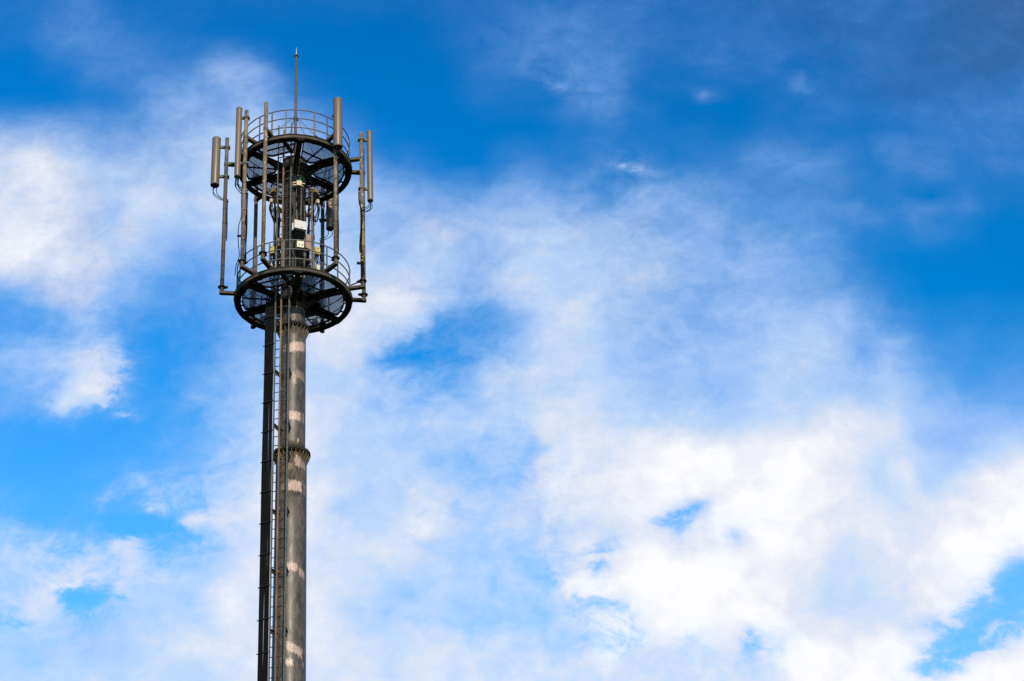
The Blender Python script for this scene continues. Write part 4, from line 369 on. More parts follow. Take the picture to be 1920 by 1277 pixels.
# turbulence that bends the cloud edges
n1 = w.noise(uv, 16.0, 3.0, 0.5)
n2 = w.noise(uv, 60.0, 5.0, 0.6)
off = w.vmath('ADD', w.vmath('MULTIPLY', w.vmath('SUBTRACT', n1.outputs['Color'], (0.5, 0.5, 0.5)), (WARP1, WARP1, 0)),
              w.vmath('MULTIPLY', w.vmath('SUBTRACT', n2.outputs['Color'], (0.5, 0.5, 0.5)), (WARP2, WARP2, 0)))
uvw = w.vmath('ADD', uv, off)
uw, vw, _ = w.sep(uvw)
un = w.maprange(uw, SKY_RANGE[0], SKY_RANGE[1], clamp=False)
vn = w.maprange(vw, SKY_RANGE[2], SKY_RANGE[3], 0.0, float(len(SKY_D) - 1), clamp=False)
fa = w.math('MULTIPLY', un, 2.0)
# each row of the table is a small node group holding two colour ramps; the rows are chained one
# after another (the tiny term) so that the renderer needs to hold only one of them at a time
rows = []
for k in range(len(SKY_D)):
    gt_ = bpy.data.node_groups.new('cloud row', 'ShaderNodeTree')
    gt_.interface.new_socket('along', in_out='INPUT', socket_type='NodeSocketFloat')
    gt_.interface.new_socket('cover', in_out='OUTPUT', socket_type='NodeSocketColor')
    q = NT(gt_)
    gi, go_ = q.node('NodeGroupInput'), q.node('NodeGroupOutput')
    dd = [x / 100 for x in SKY_D[k]]
    ss = [x / 100 for x in SKY_S[k]]
    cc = [x / 100 for x in SKY_C[k]]
    ra = q.ramp(gi.outputs[0], [(i / 31, (dd[i], ss[i], cc[i])) for i in range(32)])
    rb = q.ramp(q.math('SUBTRACT', gi.outputs[0], 1.0), [(i / 31, (dd[31 + i], ss[31 + i], cc[31 + i])) for i in range(32)])
    q.put(go_.inputs[0], q.mix(q.math('GREATER_THAN', gi.outputs[0], 1.0), ra, rb))
    rows.append(gt_)
table = None
for k, gt_ in enumerate(rows):
    gn_ = w.node('ShaderNodeGroup')
    gn_.node_tree = gt_
    w.put(gn_.inputs[0], fa if table is None else w.math('MULTIPLY_ADD', w.sep(table)[0], 1e-8, fa))
    row = gn_.outputs[0]
    if table is None:
        table = row
    else:
        step = w.math('SUBTRACT', w.math('MULTIPLY_ADD', w.sep(table)[0], 1e-8, vn), float(k - 1), clamp=True)
        table = w.mix(step, table, row)
den, shade, crisp = w.sep(table)
# beyond the tabled part of the sky the cover is left to noise alone
free = w.noise(w.vmath('MULTIPLY', tc.outputs['Generated'], (1.0, 1.0, 1.6)), 3.2, 8.0, 0.58, 0.4)
fden = w.maprange(free.outputs[0], 0.44, 0.68, 0.02, 0.5, smooth=True)
su = w.math('ABSOLUTE', w.math('SUBTRACT', un, 0.5))
sv = w.math('ABSOLUTE', w.math('SUBTRACT', w.math('DIVIDE', vn, float(len(SKY_D) - 1)), 0.5))
inside = w.math('MULTIPLY', w.maprange(w.math('MAXIMUM', su, sv), 0.5, 0.62, 1.0, 0.0, smooth=True), w.maprange(dy, 0.0, 0.3))
mixd = w.node('ShaderNodeMix', data_type='FLOAT')
w.put(mixd.inputs[0], inside)
w.put(mixd.inputs[2], fden)
w.put(mixd.inputs[3], den)
den = mixd.outputs[0]
mixs = w.node('ShaderNodeMix', data_type='FLOAT')
w.put(mixs.inputs[0], inside)
mixs.inputs[2].default_value = 0.7
w.put(mixs.inputs[3], shade)
shade = mixs.outputs[0]
# the clear sky deepens to the right, away from the haze
clear = w.vmath('SCALE', clear)
deep = w.math('MULTIPLY', w.maprange(u, SKY_RANGE[0], SKY_RANGE[1], 0.02, 0.24), w.maprange(v, 0.46, 0.66, smooth=True))
w.put(clear.node.inputs['Scale'], w.math('MULTIPLY', w.math('SUBTRACT', 1.0, deep), w.maprange(v, 0.68, 0.92, 1.0, 0.86)))
# pale haze low down
clear = w.mix(w.maprange(v, 0.62, 0.44, 0.0, 0.30), clear, tuple(x / STRENGTH for x in lin(150, 215, 255)) + (1.0,))
n5 = w.noise(w.vmath('MULTIPLY', uv, (1.0, 1.3, 1.0)), 130.0, 6.0, 0.65, 0.6)
fray = w.maprange(n5.outputs[0], 0.36, 0.66, 0.0, 1.5)
# single gaps and shreds too small for the table: (u, v, turn, half length, half width, change of cover)
for su_, sv_, turn, ra_, rb_, delta in SHREDS:
    mp = w.node('ShaderNodeMapping', vector_type='TEXTURE')
    hold = w.math('MULTIPLY', den, 1e-8)
    w.put(mp.inputs['Vector'], w.vmath('ADD', uvw, w.comb(hold, 0.0, 0.0)))
    mp.inputs['Location'].default_value = (su_, sv_, 0.0)
    mp.inputs['Rotation'].default_value = (0.0, 0.0, turn)
    mp.inputs['Scale'].default_value = (ra_, rb_, 1.0)
    ln_ = w.node('ShaderNodeVectorMath', operation='LENGTH')
    w.put(ln_.inputs[0], mp.outputs[0])
    den = w.math('MULTIPLY_ADD', w.maprange(ln_.outputs['Value'], 0.0, 1.45, delta * 0.72, 0.0, smooth=True), fray, den, clamp=True)
# fine wisps: strongest where the cover is partial
n3 = w.noise(w.vmath('MULTIPLY', uvw, (1.0, 1.25, 1.0)), 46.0, 11.0, 0.68, 0.4)
n4 = w.noise(uvw, 26.0, 9.0, 0.64, 0.2)
part = w.math('MULTIPLY', w.math('MULTIPLY', den, w.math('SUBTRACT', 1.12, den)), 4.0)
amp = w.math('MULTIPLY_ADD', crisp, WISP_CRISP, WISP)
wisp = w.math('MULTIPLY', w.math('SUBTRACT', n3.outputs[0], 0.5), w.math('MULTIPLY', part, amp))
den2 = w.math('ADD', den, wisp, clamp=True)
hard = w.maprange(den2, 0.14, 0.98, smooth=True)
mixh = w.node('ShaderNodeMix', data_type='FLOAT')
w.put(mixh.inputs[0], crisp)
w.put(mixh.inputs[2], den2)
w.put(mixh.inputs[3], hard)
den2 = mixh.outputs[0]
sharp = w.maprange(den2, 0.24, 0.80, smooth=True)
mixk = w.node('ShaderNodeMix', data_type='FLOAT')
w.put(mixk.inputs[0], w.maprange(crisp, 0.5, 1.0, 0.0, 0.6))
w.put(mixk.inputs[2], den2)
w.put(mixk.inputs[3], sharp)
den2 = mixk.outputs[0]
sh2 = w.math('ADD', shade, w.math('MULTIPLY', w.math('SUBTRACT', n4.outputs[0], 0.5), 0.46), clamp=True)
k10 = lambda c: tuple(x / STRENGTH for x in lin(*c))
cloud = w.ramp(sh2, [(i / 9, k10(c)) for i, c in enumerate(CLOUD_TONES)])
skycol = w.mix(den2, clear, cloud)
w.put(bg.inputs[0], skycol)

# ------------------------------------------------------------------ helpers


class MB:
    """collects shapes into one mesh"""
    def __init__(s):
        s.bm = bmesh.new()

    def box(s, c, size, rot=None):
        m = Matrix.Translation(c)
        if rot is not None:
            m = m @ rot
        x, y, z = size[0] / 2, size[1] / 2, size[2] / 2
        v = [s.bm.verts.new(m @ Vector(q)) for q in ((-x, -y, -z), (x, -y, -z), (x, y, -z), (-x, y, -z), (-x, -y, z), (x, -y, z), (x, y, z), (-x, y, z))]
        for f in ((3, 2, 1, 0), (4, 5, 6, 7), (0, 1, 5, 4), (1, 2, 6, 5), (2, 3, 7, 6), (3, 0, 4, 7)):
            s.bm.faces.new([v[i] for i in f])
        return s

    def bar(s, a, b, wdt, hgt, up=Vector((0, 0, 1))):
        a, b = Vector(a), Vector(b)
        d = b - a
        x = d.normalized()
        z = (up - x * up.dot(x))
        if z.length < 1e-6:
            z = Vector((1, 0, 0))
        z.normalize()
        y = z.cross(x)
        m = Matrix(((x.x, y.x, z.x), (x.y, y.y, z.y), (x.z, y.z, z.z))).to_4x4()
        return s.box((a + b) / 2, (d.length, wdt, hgt), m)

    def loft(s, rings, close=False, caps=True, smooth=True):
        vs = [[s.bm.verts.new(p) for p in r] for r in rings]
        n = len(vs[0])
        m = len(vs)
        for i in range(m if close else m - 1):
            a, b = vs[i], vs[(i + 1) % m]
            for j in range(n):
                f = s.bm.faces.new((a[j], a[(j + 1) % n], b[(j + 1) % n], b[j]))
                f.smooth = smooth
        if caps and not close:
            s.bm.faces.new(list(reversed(vs[0])))
            s.bm.faces.new(vs[-1])
        return s

    def tube(s, pts, r, seg=8, close=False):
        pts = [Vector(p) for p in pts]
        rings = []
        n = len(pts)
        prev = None
        for i, p in enumerate(pts):
            a = pts[(i - 1) % n] if (close or i > 0) else p
            b = pts[(i + 1) % n] if (close or i < n - 1) else p
            t = (b - a).normalized()
            ref = prev if prev is not None else (Vector((0, 0, 1)) if abs(t.z) < 0.9 else Vector((1, 0, 0)))
            x = (ref - t * ref.dot(t))
            if x.length < 1e-5:
                x = Vector((0, 1, 0)) - t * t.y
            x.normalize()
            prev = x
            y = t.cross(x)
            rr = r[i] if isinstance(r, (list, tuple)) else r
            rings.append([p + (x * math.cos(2 * PI * k / seg) + y * math.sin(2 * PI * k / seg)) * rr for k in range(seg)])
        return s.loft(rings, close=close)

    def lathe(s, prof, seg=48, c=(0, 0), smooth=False, a0=0.0):
        """closed profile [(r, z)...] turned about a vertical axis"""
        rings = []
        for k in range(seg):
            a = a0 + 2 * PI * k / seg
            rings.append([Vector((c[0] + p[0] * math.sin(a), c[1] - p[0] * math.cos(a), p[1])) for p in prof])
        return s.loft(rings, close=True, smooth=smooth)

    def cyl(s, c, r, z0, z1, seg=32, r1=None):
        r1 = r if r1 is None else r1
        rings = [[Vector((c[0] + q * math.sin(2 * PI * k / seg), c[1] - q * math.cos(2 * PI * k / seg), z)) for k in range(seg)]
                 for q, z in ((r, z0), (r1, z1))]
        return s.loft(rings)

    def prism(s, poly, z0, z1):
        lo = [s.bm.verts.new((p[0], p[1], z0)) for p in poly]
        hi = [s.bm.verts.new((p[0], p[1], z1)) for p in poly]
        s.bm.faces.new(list(reversed(lo)))
        s.bm.faces.new(hi)
        n = len(poly)
        for i in range(n):
            s.bm.faces.new((lo[i], lo[(i + 1) % n], hi[(i + 1) % n], hi[i]))
        return s

    def build(s, name, mat, parent=None, bevel=0.0):
        if bevel > 0:
            es = [e for e in s.bm.edges if len(e.link_faces) == 2 and e.calc_face_angle(0) > 0.6]
            bmesh.ops.bevel(s.bm, geom=es, offset=bevel, segments=2, affect='EDGES', profile=0.5)
        bmesh.ops.recalc_face_normals(s.bm, faces=s.bm.faces[:])
        me = bpy.data.meshes.new(name)
        s.bm.to_mesh(me)
        s.bm.free()
        me.materials.append(mat)
        o = bpy.data.objects.new(name, me)
        COL.objects.link(o)
        o.parent = parent
        return o


def thing(name, label, cat, group=None):
    """an Empty in the tower's own frame that parents the parts of one thing"""
    o = bpy.data.objects.new(name, None)
    COL.objects.link(o)
    o.location = TOWER
    o.rotation_euler = (0, 0, TURN)
    o['label'] = label
    o['category'] = cat
    if group:
        o['group'] = group
    return o


def again(o, parent, loc=(0, 0, 0), rz=0.0):
    c = o.copy()
    COL.objects.link(c)
    c.parent = parent
    c.location = loc
    c.rotation_euler = (0, 0, rz)
    return c


def pol(r, deg, z=0.0):
    """point at radius r, angle deg seen from above, 0 towards the viewer, positive to the right"""
    a = rad(deg)
    return Vector((r * math.sin(a), -r * math.cos(a), z))


def spline(pts, n=8):
    """Catmull-Rom through the points"""
    p = [Vector(q) for q in pts]
    p = [p[0] * 2 - p[1]] + p + [p[-1] * 2 - p[-2]]
    out = []
    for i in range(1, len(p) - 2):
        for k in range(n):
            t = k / n
            out.append(0.5 * ((2 * p[i]) + (p[i + 1] - p[i - 1]) * t + (2 * p[i - 1] - 5 * p[i] + 4 * p[i + 1] - p[i + 2]) * t * t
                              + (3 * p[i] - p[i - 1] - 3 * p[i + 1] + p[i + 2]) * t ** 3))
    out.append(p[-2])
    return out


def cable(pts, r, parent, mat=None, n=8, name='cable'):
    return MB().tube(spline(pts, n), r, 6).build(name, mat or M['cable'], parent)


# ------------------------------------------------------------------ materials
M = {}


def mat(name, base, rough=0.6, metallic=0.0, var=0.25, scale=6.0, second=None, spec=0.4, speckle=None, stretch=(1, 1, 1), bump=0.0):
    m = bpy.data.materials.new(name)
    m.use_nodes = True
    t = NT(m.node_tree)
    b = m.node_tree.nodes['Principled BSDF']
    g = t.node('ShaderNodeTexCoord')
    vec = t.vmath('MULTIPLY', g.outputs['Object'], stretch)
    n = t.noise(vec, scale, 6.0, 0.6)
    f = t.maprange(n.outputs[0], 0.3, 0.7)
    dark = tuple(c * (1 - var) for c in base) + (1,)
    light = tuple(min(1, c * (1 + var)) for c in base) + (1,)
    col = t.mix(f, dark, light)
    if second:
        n2 = t.noise(vec, scale * 0.35, 5.0, 0.65)
        col = t.mix(t.maprange(n2.outputs[0], 0.52, 0.66, smooth=True), col, second + (1,))
    if speckle:
        n3 = t.noise(vec, scale * 5, 3.0, 0.6)
        col = t.mix(t.maprange(n3.outputs[0], 0.58, 0.68), col, speckle + (1,))
    t.put(b.inputs['Base Color'], col)
    t.put(b.inputs['Roughness'], t.maprange(n.outputs[0], 0.2, 0.8, rough - 0.1, min(1, rough + 0.1)))
    b.inputs['Metallic'].default_value = metallic
    b.inputs['Specular IOR Level'].default_value = spec
    if bump:
        bp = t.node('ShaderNodeBump')
        bp.inputs['Strength'].default_value = bump
        bp.inputs['Distance'].default_value = 0.004
        t.put(bp.inputs['Height'], n.outputs[0])
        t.put(b.inputs['Normal'], bp.outputs[0])
    M[name] = m
    return m


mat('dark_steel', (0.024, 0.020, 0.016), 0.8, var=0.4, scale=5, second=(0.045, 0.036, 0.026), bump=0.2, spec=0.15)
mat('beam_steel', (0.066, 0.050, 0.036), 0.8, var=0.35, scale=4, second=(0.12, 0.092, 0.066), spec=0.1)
mat('grating_steel', (0.03, 0.08, 0.17), 0.6, var=0.3, spec=0.3)  # blue of the sky behind is put into the bars' base colour
mat('pole_steel', (0.130, 0.093, 0.060), 0.5, var=0.25, scale=3, second=(0.25, 0.185, 0.115), speckle=(0.40, 0.31, 0.21), stretch=(1, 1, 0.5), spec=0.25)
mat('painted_pole', (0.082, 0.064, 0.049), 0.6, var=0.2, scale=3, second=(0.14, 0.11, 0.082), spec=0.25)
mat('rail_steel', (0.105, 0.098, 0.088), 0.5, spec=0.3, var=0.25, scale=8)
mat('ladder_steel', (0.085, 0.079, 0.066), 0.6, var=0.35, scale=7, speckle=(0.2, 0.185, 0.155), spec=0.25)
mat('rung_steel', (0.035, 0.034, 0.032), 0.6, var=0.3, spec=0.25)
mat('rust', (0.125, 0.066, 0.034), 0.75, var=0.4, scale=5, second=(0.19, 0.112, 0.056), stretch=(1, 1, 0.4))
mat('radome', (0.142, 0.093, 0.058), 0.42, var=0.06, scale=2, stretch=(1, 1, 0.3))
mat('radome_cap', (0.13, 0.09, 0.065), 0.6, var=0.1)
mat('cap_dark', (0.012, 0.011, 0.01), 0.8, var=0.2, spec=0.15)
mat('cable', (0.006, 0.006, 0.006), 0.8, var=0.3, spec=0.05)
mat('white_plastic', (0.50, 0.46, 0.435), 0.45, var=0.04)
mat('cream_plastic', (0.52, 0.46, 0.32), 0.5, var=0.06)
mat('yellow_plastic', (0.42, 0.33, 0.11), 0.5, var=0.1)
mat('tan_plastic', (0.30, 0.20, 0.145), 0.55, var=0.08)
mat('box_cream', (0.42, 0.32, 0.22), 0.55, var=0.15)
mat('box_brown', (0.17, 0.115, 0.06), 0.6, var=0.2)
mat('green_tape', (0.01, 0.16, 0.06), 0.5, var=0.1)
mat('brass', (0.5, 0.33, 0.06), 0.4, metallic=0.6, var=0.1)
mat('tip_metal', (0.5, 0.49, 0.46), 0.4, metallic=0.4, var=0.1)
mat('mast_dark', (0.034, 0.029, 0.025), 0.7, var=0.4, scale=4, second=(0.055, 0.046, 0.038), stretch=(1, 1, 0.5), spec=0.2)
mat('concrete', (0.32, 0.31, 0.29), 0.9, var=0.15)


def mast_material():
    m = bpy.data.materials.new('mast_paint')
    m.use_nodes = True
    t = NT(m.node_tree)
    b = m.node_tree.nodes['Principled BSDF']
    g = t.node('ShaderNodeTexCoord')
    x, y, z = t.sep(g.outputs['Object'])
    phi = t.math('ARCTAN2', x, t.math('MULTIPLY', y, -1.0))
    obj = g.outputs['Object']
    big = t.noise(t.vmath('MULTIPLY', obj, (1, 1, 0.45)), 3.2, 6.0, 0.62, 0.6)
    fine = t.noise(t.vmath('MULTIPLY', obj, (1, 1, 0.22)), 16.0, 5.0, 0.6)
    sw = t.noise(obj, 5.0, 2.0, 0.5, 2.2)
    col = t.mix(t.maprange(big.outputs[0], 0.36, 0.66, smooth=True), (0.031, 0.024, 0.018, 1), (0.088, 0.064, 0.044, 1))
    col = t.mix(t.math('MULTIPLY', t.maprange(fine.outputs[0], 0.5, 0.75), 0.5), col, (0.17, 0.135, 0.095, 1))
    swirl = t.maprange(t.math('ABSOLUTE', t.math('SUBTRACT', sw.outputs[0], 0.52)), 0.0, 0.018, 1.0, 0.0)
    col = t.mix(t.math('MULTIPLY', swirl, 0.22), col, (0.24, 0.2, 0.155, 1))
    stain = t.noise(t.comb(t.math('MULTIPLY', phi, 2.4), 0.0, t.math('MULTIPLY', z, 0.16)), 3.0, 6.0, 0.65)
    col = t.mix(t.math('MULTIPLY', t.maprange(stain.outputs[0], 0.50, 0.68, smooth=True), 0.65), col, (0.042, 0.033, 0.027, 1))
    rusty = t.noise(t.vmath('MULTIPLY', obj, (1, 1, 0.5)), 7.0, 7.0, 0.7)
    col = t.mix(t.math('MULTIPLY', t.maprange(rusty.outputs[0], 0.56, 0.7), 0.5), col, (0.17, 0.105, 0.055, 1))
    # patches of pale primer: (angle from, angle to, z from, z to, slope, strength)
    e1 = t.noise(t.comb(t.math('MULTIPLY', phi, 5.0), 0.0, t.math('MULTIPLY', z, 1.2)), 3.0, 5.0, 0.65)
    e2 = t.noise(t.comb(t.math('MULTIPLY', phi, 0.42), 3.0, z), 9.0, 4.0, 0.6)
    tot = None
    for a0, a1, z0, z1, slope, st in PATCHES:
        a0, a1 = rad(a0), rad(a1)
        pa, pz = (a0 + a1) / 2, (z0 + z1) / 2
        zz = t.math('ADD', z, t.math('MULTIPLY', t.math('SUBTRACT', phi, pa), slope))
        zz = t.math('ADD', zz, t.math('MULTIPLY', t.math('SUBTRACT', e1.outputs[0], 0.5), 0.42))
        p2 = t.math('ADD', phi, t.math('MULTIPLY', t.math('SUBTRACT', e2.outputs[0], 0.5), 0.35))
        da = t.math('DIVIDE', t.math('ABSOLUTE', t.math('SUBTRACT', p2, pa)), (a1 - a0) / 2)
        dz_ = t.math('DIVIDE', t.math('ABSOLUTE', t.math('SUBTRACT', zz, pz)), (z1 - z0) / 2)
        mk = t.math('MULTIPLY', t.maprange(t.math('MAXIMUM', da, dz_), 0.78, 1.05, 1.0, 0.0, smooth=True), st)
        tot = mk if tot is None else t.math('MAXIMUM', tot, mk)
    wear = t.noise(obj, 22.0, 4.0, 0.6)
    tot = t.math('MULTIPLY', tot, t.maprange(wear.outputs[0], 0.34, 0.56, 0.45, 1.0))
    brush = t.noise(t.comb(t.math('MULTIPLY', phi, 9.0), 0.0, t.math('MULTIPLY', z, 1.5)), 2.0, 3.0, 0.5)
    tot = t.math('MULTIPLY', tot, t.maprange(brush.outputs[0], 0.34, 0.5, 0.7, 1.0))
    col = t.mix(tot, col, (0.46, 0.315, 0.235, 1))
    t.put(b.inputs['Base Color'], col)
    t.put(b.inputs['Roughness'], t.maprange(fine.outputs[0], 0.3, 0.7, 0.36, 0.58))
    b.inputs['Specular IOR Level'].default_value = 0.4
    M['mast'] = m


PATCHES = [(-20, 68, 31.13, 31.46, -0.10, 0.95), (-48, -16, 31.1, 31.4, 0, 0.22), (0, 18, 30.05, 30.42, 0, 0.55), (14, 66, 30.22, 30.5, 0.1, 0.4),
           (-15, 42, 28.88, 29.17, 0.02, 1.0), (-40, -17, 28.9, 29.15, 0, 0.2), (46, 64, 28.84, 29.2, 0.0, 0.4), (21, 32, 28.17, 28.32, 0, 0.9),
           (12, 36, 27.4, 27.78, 0.25, 0.75), (36, 66, 27.38, 27.62, 0.1, 0.45), (-14, 9, 27.32, 27.5, 0, 0.35),
           (-14, 44, 26.65, 26.98, 0.02, 1.0), (-42, -16, 26.68, 26.92, 0, 0.22), (52, 66, 26.6, 26.95, 0, 0.25),
           (-14, 30, 24.28, 24.5, 0.05, 0.95), (30, 62, 24.13, 24.38, 0.2, 0.6), (-12, 52, 21.93, 22.2, 0.18, 0.85), (-13, 15, 21.6, 21.78, 0, 1.0), (48, 60, 21.55, 21.8, 0, 0.3)]
mast_material()

# ------------------------------------------------------------------ ground
gm = bpy.data.materials.new('ground_grass')
gm.use_nodes = True
gt = NT(gm.node_tree)
gb = gm.node_tree.nodes['Principled BSDF']
gg = gt.node('ShaderNodeTexCoord')
gn = gt.noise(gg.outputs['Object'], 0.12, 8.0, 0.65)
gn2 = gt.noise(gg.outputs['Object'], 3.0, 6.0, 0.7)
gc = gt.mix(gn.outputs[0], (0.014, 0.023, 0.008, 1), (0.036, 0.040, 0.016, 1))
gc = gt.mix(gt.math('MULTIPLY', gn2.outputs[0], 0.5), gc, (0.022, 0.020, 0.012, 1))
gt.put(gb.inputs['Base Color'], gc)
gb.inputs['Roughness'].default_value = 0.95
g = MB()
rings = []
for rr_ in (2.0, 12, 40, 120, 400, 1500, 6000):
    rings.append([Vector((rr_ * math.cos(2 * PI * k / 96), rr_ * math.sin(2 * PI * k / 96), 0)) for k in range(96)])
g.loft(rings, caps=False)
g.bm.faces.new([v for v in g.bm.verts[:96]])
go = g.build('ground', gm)
go.location = (-6.234, 47.493, 0)
go['kind'] = 'structure'
for p in go.data.polygons:
    if p.normal.z < 0:
        p.flip()

# ------------------------------------------------------------------ the tower
T = thing('cell_tower', 'tall dark steel monopole mobile phone mast with two round lattice platforms and a ladder', 'cell tower')

fb_ = MB()
fb_.cyl((0, 0), 1.5, 0.0, 0.35, 48)
fb_.build('footing', M['concrete'], T)


def shaft(z0, z1, r0, r1, mt='mast'):
    b = MB()
    n = 12
    seg = 72
    rings = [[pol(r0 + (r1 - r0) * i / n, 360 * k / seg, z0 + (z1 - z0) * i / n) for k in range(seg)] for i in range(n + 1)]
    b.loft(rings)
    return b.build('shaft_section', M[mt], T)


shaft(0.35, 27.93, 0.52, 0.4215)
shaft(28.0, 32.0, 0.380, 0.3695)
shaft(32.1, 33.3, 0.345, 0.342)
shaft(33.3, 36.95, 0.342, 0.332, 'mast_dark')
shaft(36.95, 38.0, 0.332, 0.329)


def flange(z, r, rs_lo, rs_hi, n):
    b = MB()
    b.lathe([(rs_lo - 0.02, z - 0.035), (r, z - 0.035), (r, z - 0.002), (rs_lo - 0.02, z - 0.002)], 64)
    b.lathe([(rs_hi - 0.02, z + 0.002), (r, z + 0.002), (r, z + 0.035), (rs_hi - 0.02, z + 0.035)], 64)
    for k in range(n):
        a = 360 * (k + 0.5) / n
        # bolt heads and nuts
        p = pol(r - 0.045, a)
        b.cyl((p.x, p.y), 0.02, z + 0.033, z + 0.085, 6)
        b.cyl((p.x, p.y), 0.022, z - 0.075, z - 0.033, 6)
    f = b.build('flange', M['dark_steel'], T)
    gus = MB()
    for k in range(n):
        a = 360 * k / n
        t_ = pol(0.006, a + 90)
        i0, i1 = pol(rs_lo - 0.01, a), pol(r - 0.02, a)
        vs = []
        for sgn in (-1, 1):
            vs.append([gus.bm.verts.new(q + t_ * sgn) for q in (i0 + Vector((0, 0, z - 0.32)), i0 + Vector((0, 0, z - 0.036)), i1 + Vector((0, 0, z - 0.036)), i1 + Vector((0, 0, z - 0.10)))])
        gus.bm.faces.new(vs[0])
        gus.bm.faces.new(list(reversed(vs[1])))
        for j in range(4):
            gus.bm.faces.new((vs[0][j], vs[0][(j + 1) % 4], vs[1][(j + 1) % 4], vs[1][j]))
    gus.build('stiffener_rib', M['mast_plain'], f)
    return f


mat('mast_plain', (0.08, 0.058, 0.038), 0.55, var=0.35, scale=8, second=(0.22, 0.165, 0.12))
flange(27.965, 0.525, 0.4215, 0.380, 26)
flange(32.05, 0.47, 0.3695, 0.345, 22)

# straps round the upper shaft
for zz in (33.62, 34.02, 34.43, 34.9, 35.22, 35.61, 35.98, 36.2, 36.55, 36.84):
    sb = MB()
    rr_ = 0.338
    sb.lathe([(rr_ - 0.01, zz), (rr_ + 0.012, zz), (rr_ + 0.012, zz + 0.022), (rr_ - 0.01, zz + 0.022)], 48)
    sb.build('strap', M['beam_steel'], T)

POLES = [('A', -87), ('B', -45), ('C', -25), ('D', 35), ('E', 75), ('F', 95), ('G', 155), ('H', -145)]
RP = 2.05
SPOKES = [5 + 60 * k for k in range(6)]


def fillet(poly, idx, dist):
    out = []
    n = len(poly)
    for i, p in enumerate(poly):
        if i in idx:
            a = poly[i - 1] - p
            b = poly[(i + 1) % n] - p
            a = p + a.normalized() * min(dist, a.length * 0.49)
            b = p + b.normalized() * min(dist, b.length * 0.49)
            for k in range(6):
                t_ = k / 5
                out.append(a * (1 - t_) ** 2 + p * 2 * t_ * (1 - t_) + b * t_ * t_)
        else:
            out.append(p)
    return out


def sector_poly(m, ri, ro, gap):
    """plan outline of one grating panel between two spokes (mid angle m)"""
    h = 30
    def on_line(sgn, r):
        # point at radius r on the line parallel to the spoke at m+sgn*h, moved towards m by gap
        da = math.degrees(math.asin(gap / r))
        return pol(r, m + sgn * (h - da))
    p0, p1 = on_line(-1, ri), on_line(1, ri)
    q1, q0 = on_line(1, ro), on_line(-1, ro)
    da = math.degrees(math.asin(gap / ro))
    arc = [pol(ro, m + (h - da) * (1 - 2 * k / 16)) for k in range(1, 16)]
    poly = [p0, p1, q1] + arc + [q0]
    n = len(poly)
    return fillet(poly, {0, 1, 2, n - 1}, 0.13)


def clip(poly, p, d):
    """segment of the line p + t d inside a convex polygon"""
    lo, hi = -9.0, 9.0
    n = len(poly)
    area = sum(poly[i].x * poly[(i + 1) % n].y - poly[(i + 1) % n].x * poly[i].y for i in range(n))
    sg = 1 if area > 0 else -1
    for i in range(n):
        a, b = poly[i], poly[(i + 1) % n]
        e = b - a
        nx, ny = -e.y * sg, e.x * sg
        num = (a.x - p.x) * nx + (a.y - p.y) * ny
        den = d.x * nx + d.y * ny
        if abs(den) < 1e-9:
            if num > 0:
                return None
            continue
        t_ = num / den
        if den > 0:
            lo = max(lo, t_)
        else:
            hi = min(hi, t_)
    return (lo, hi) if hi - lo > 0.01 else None


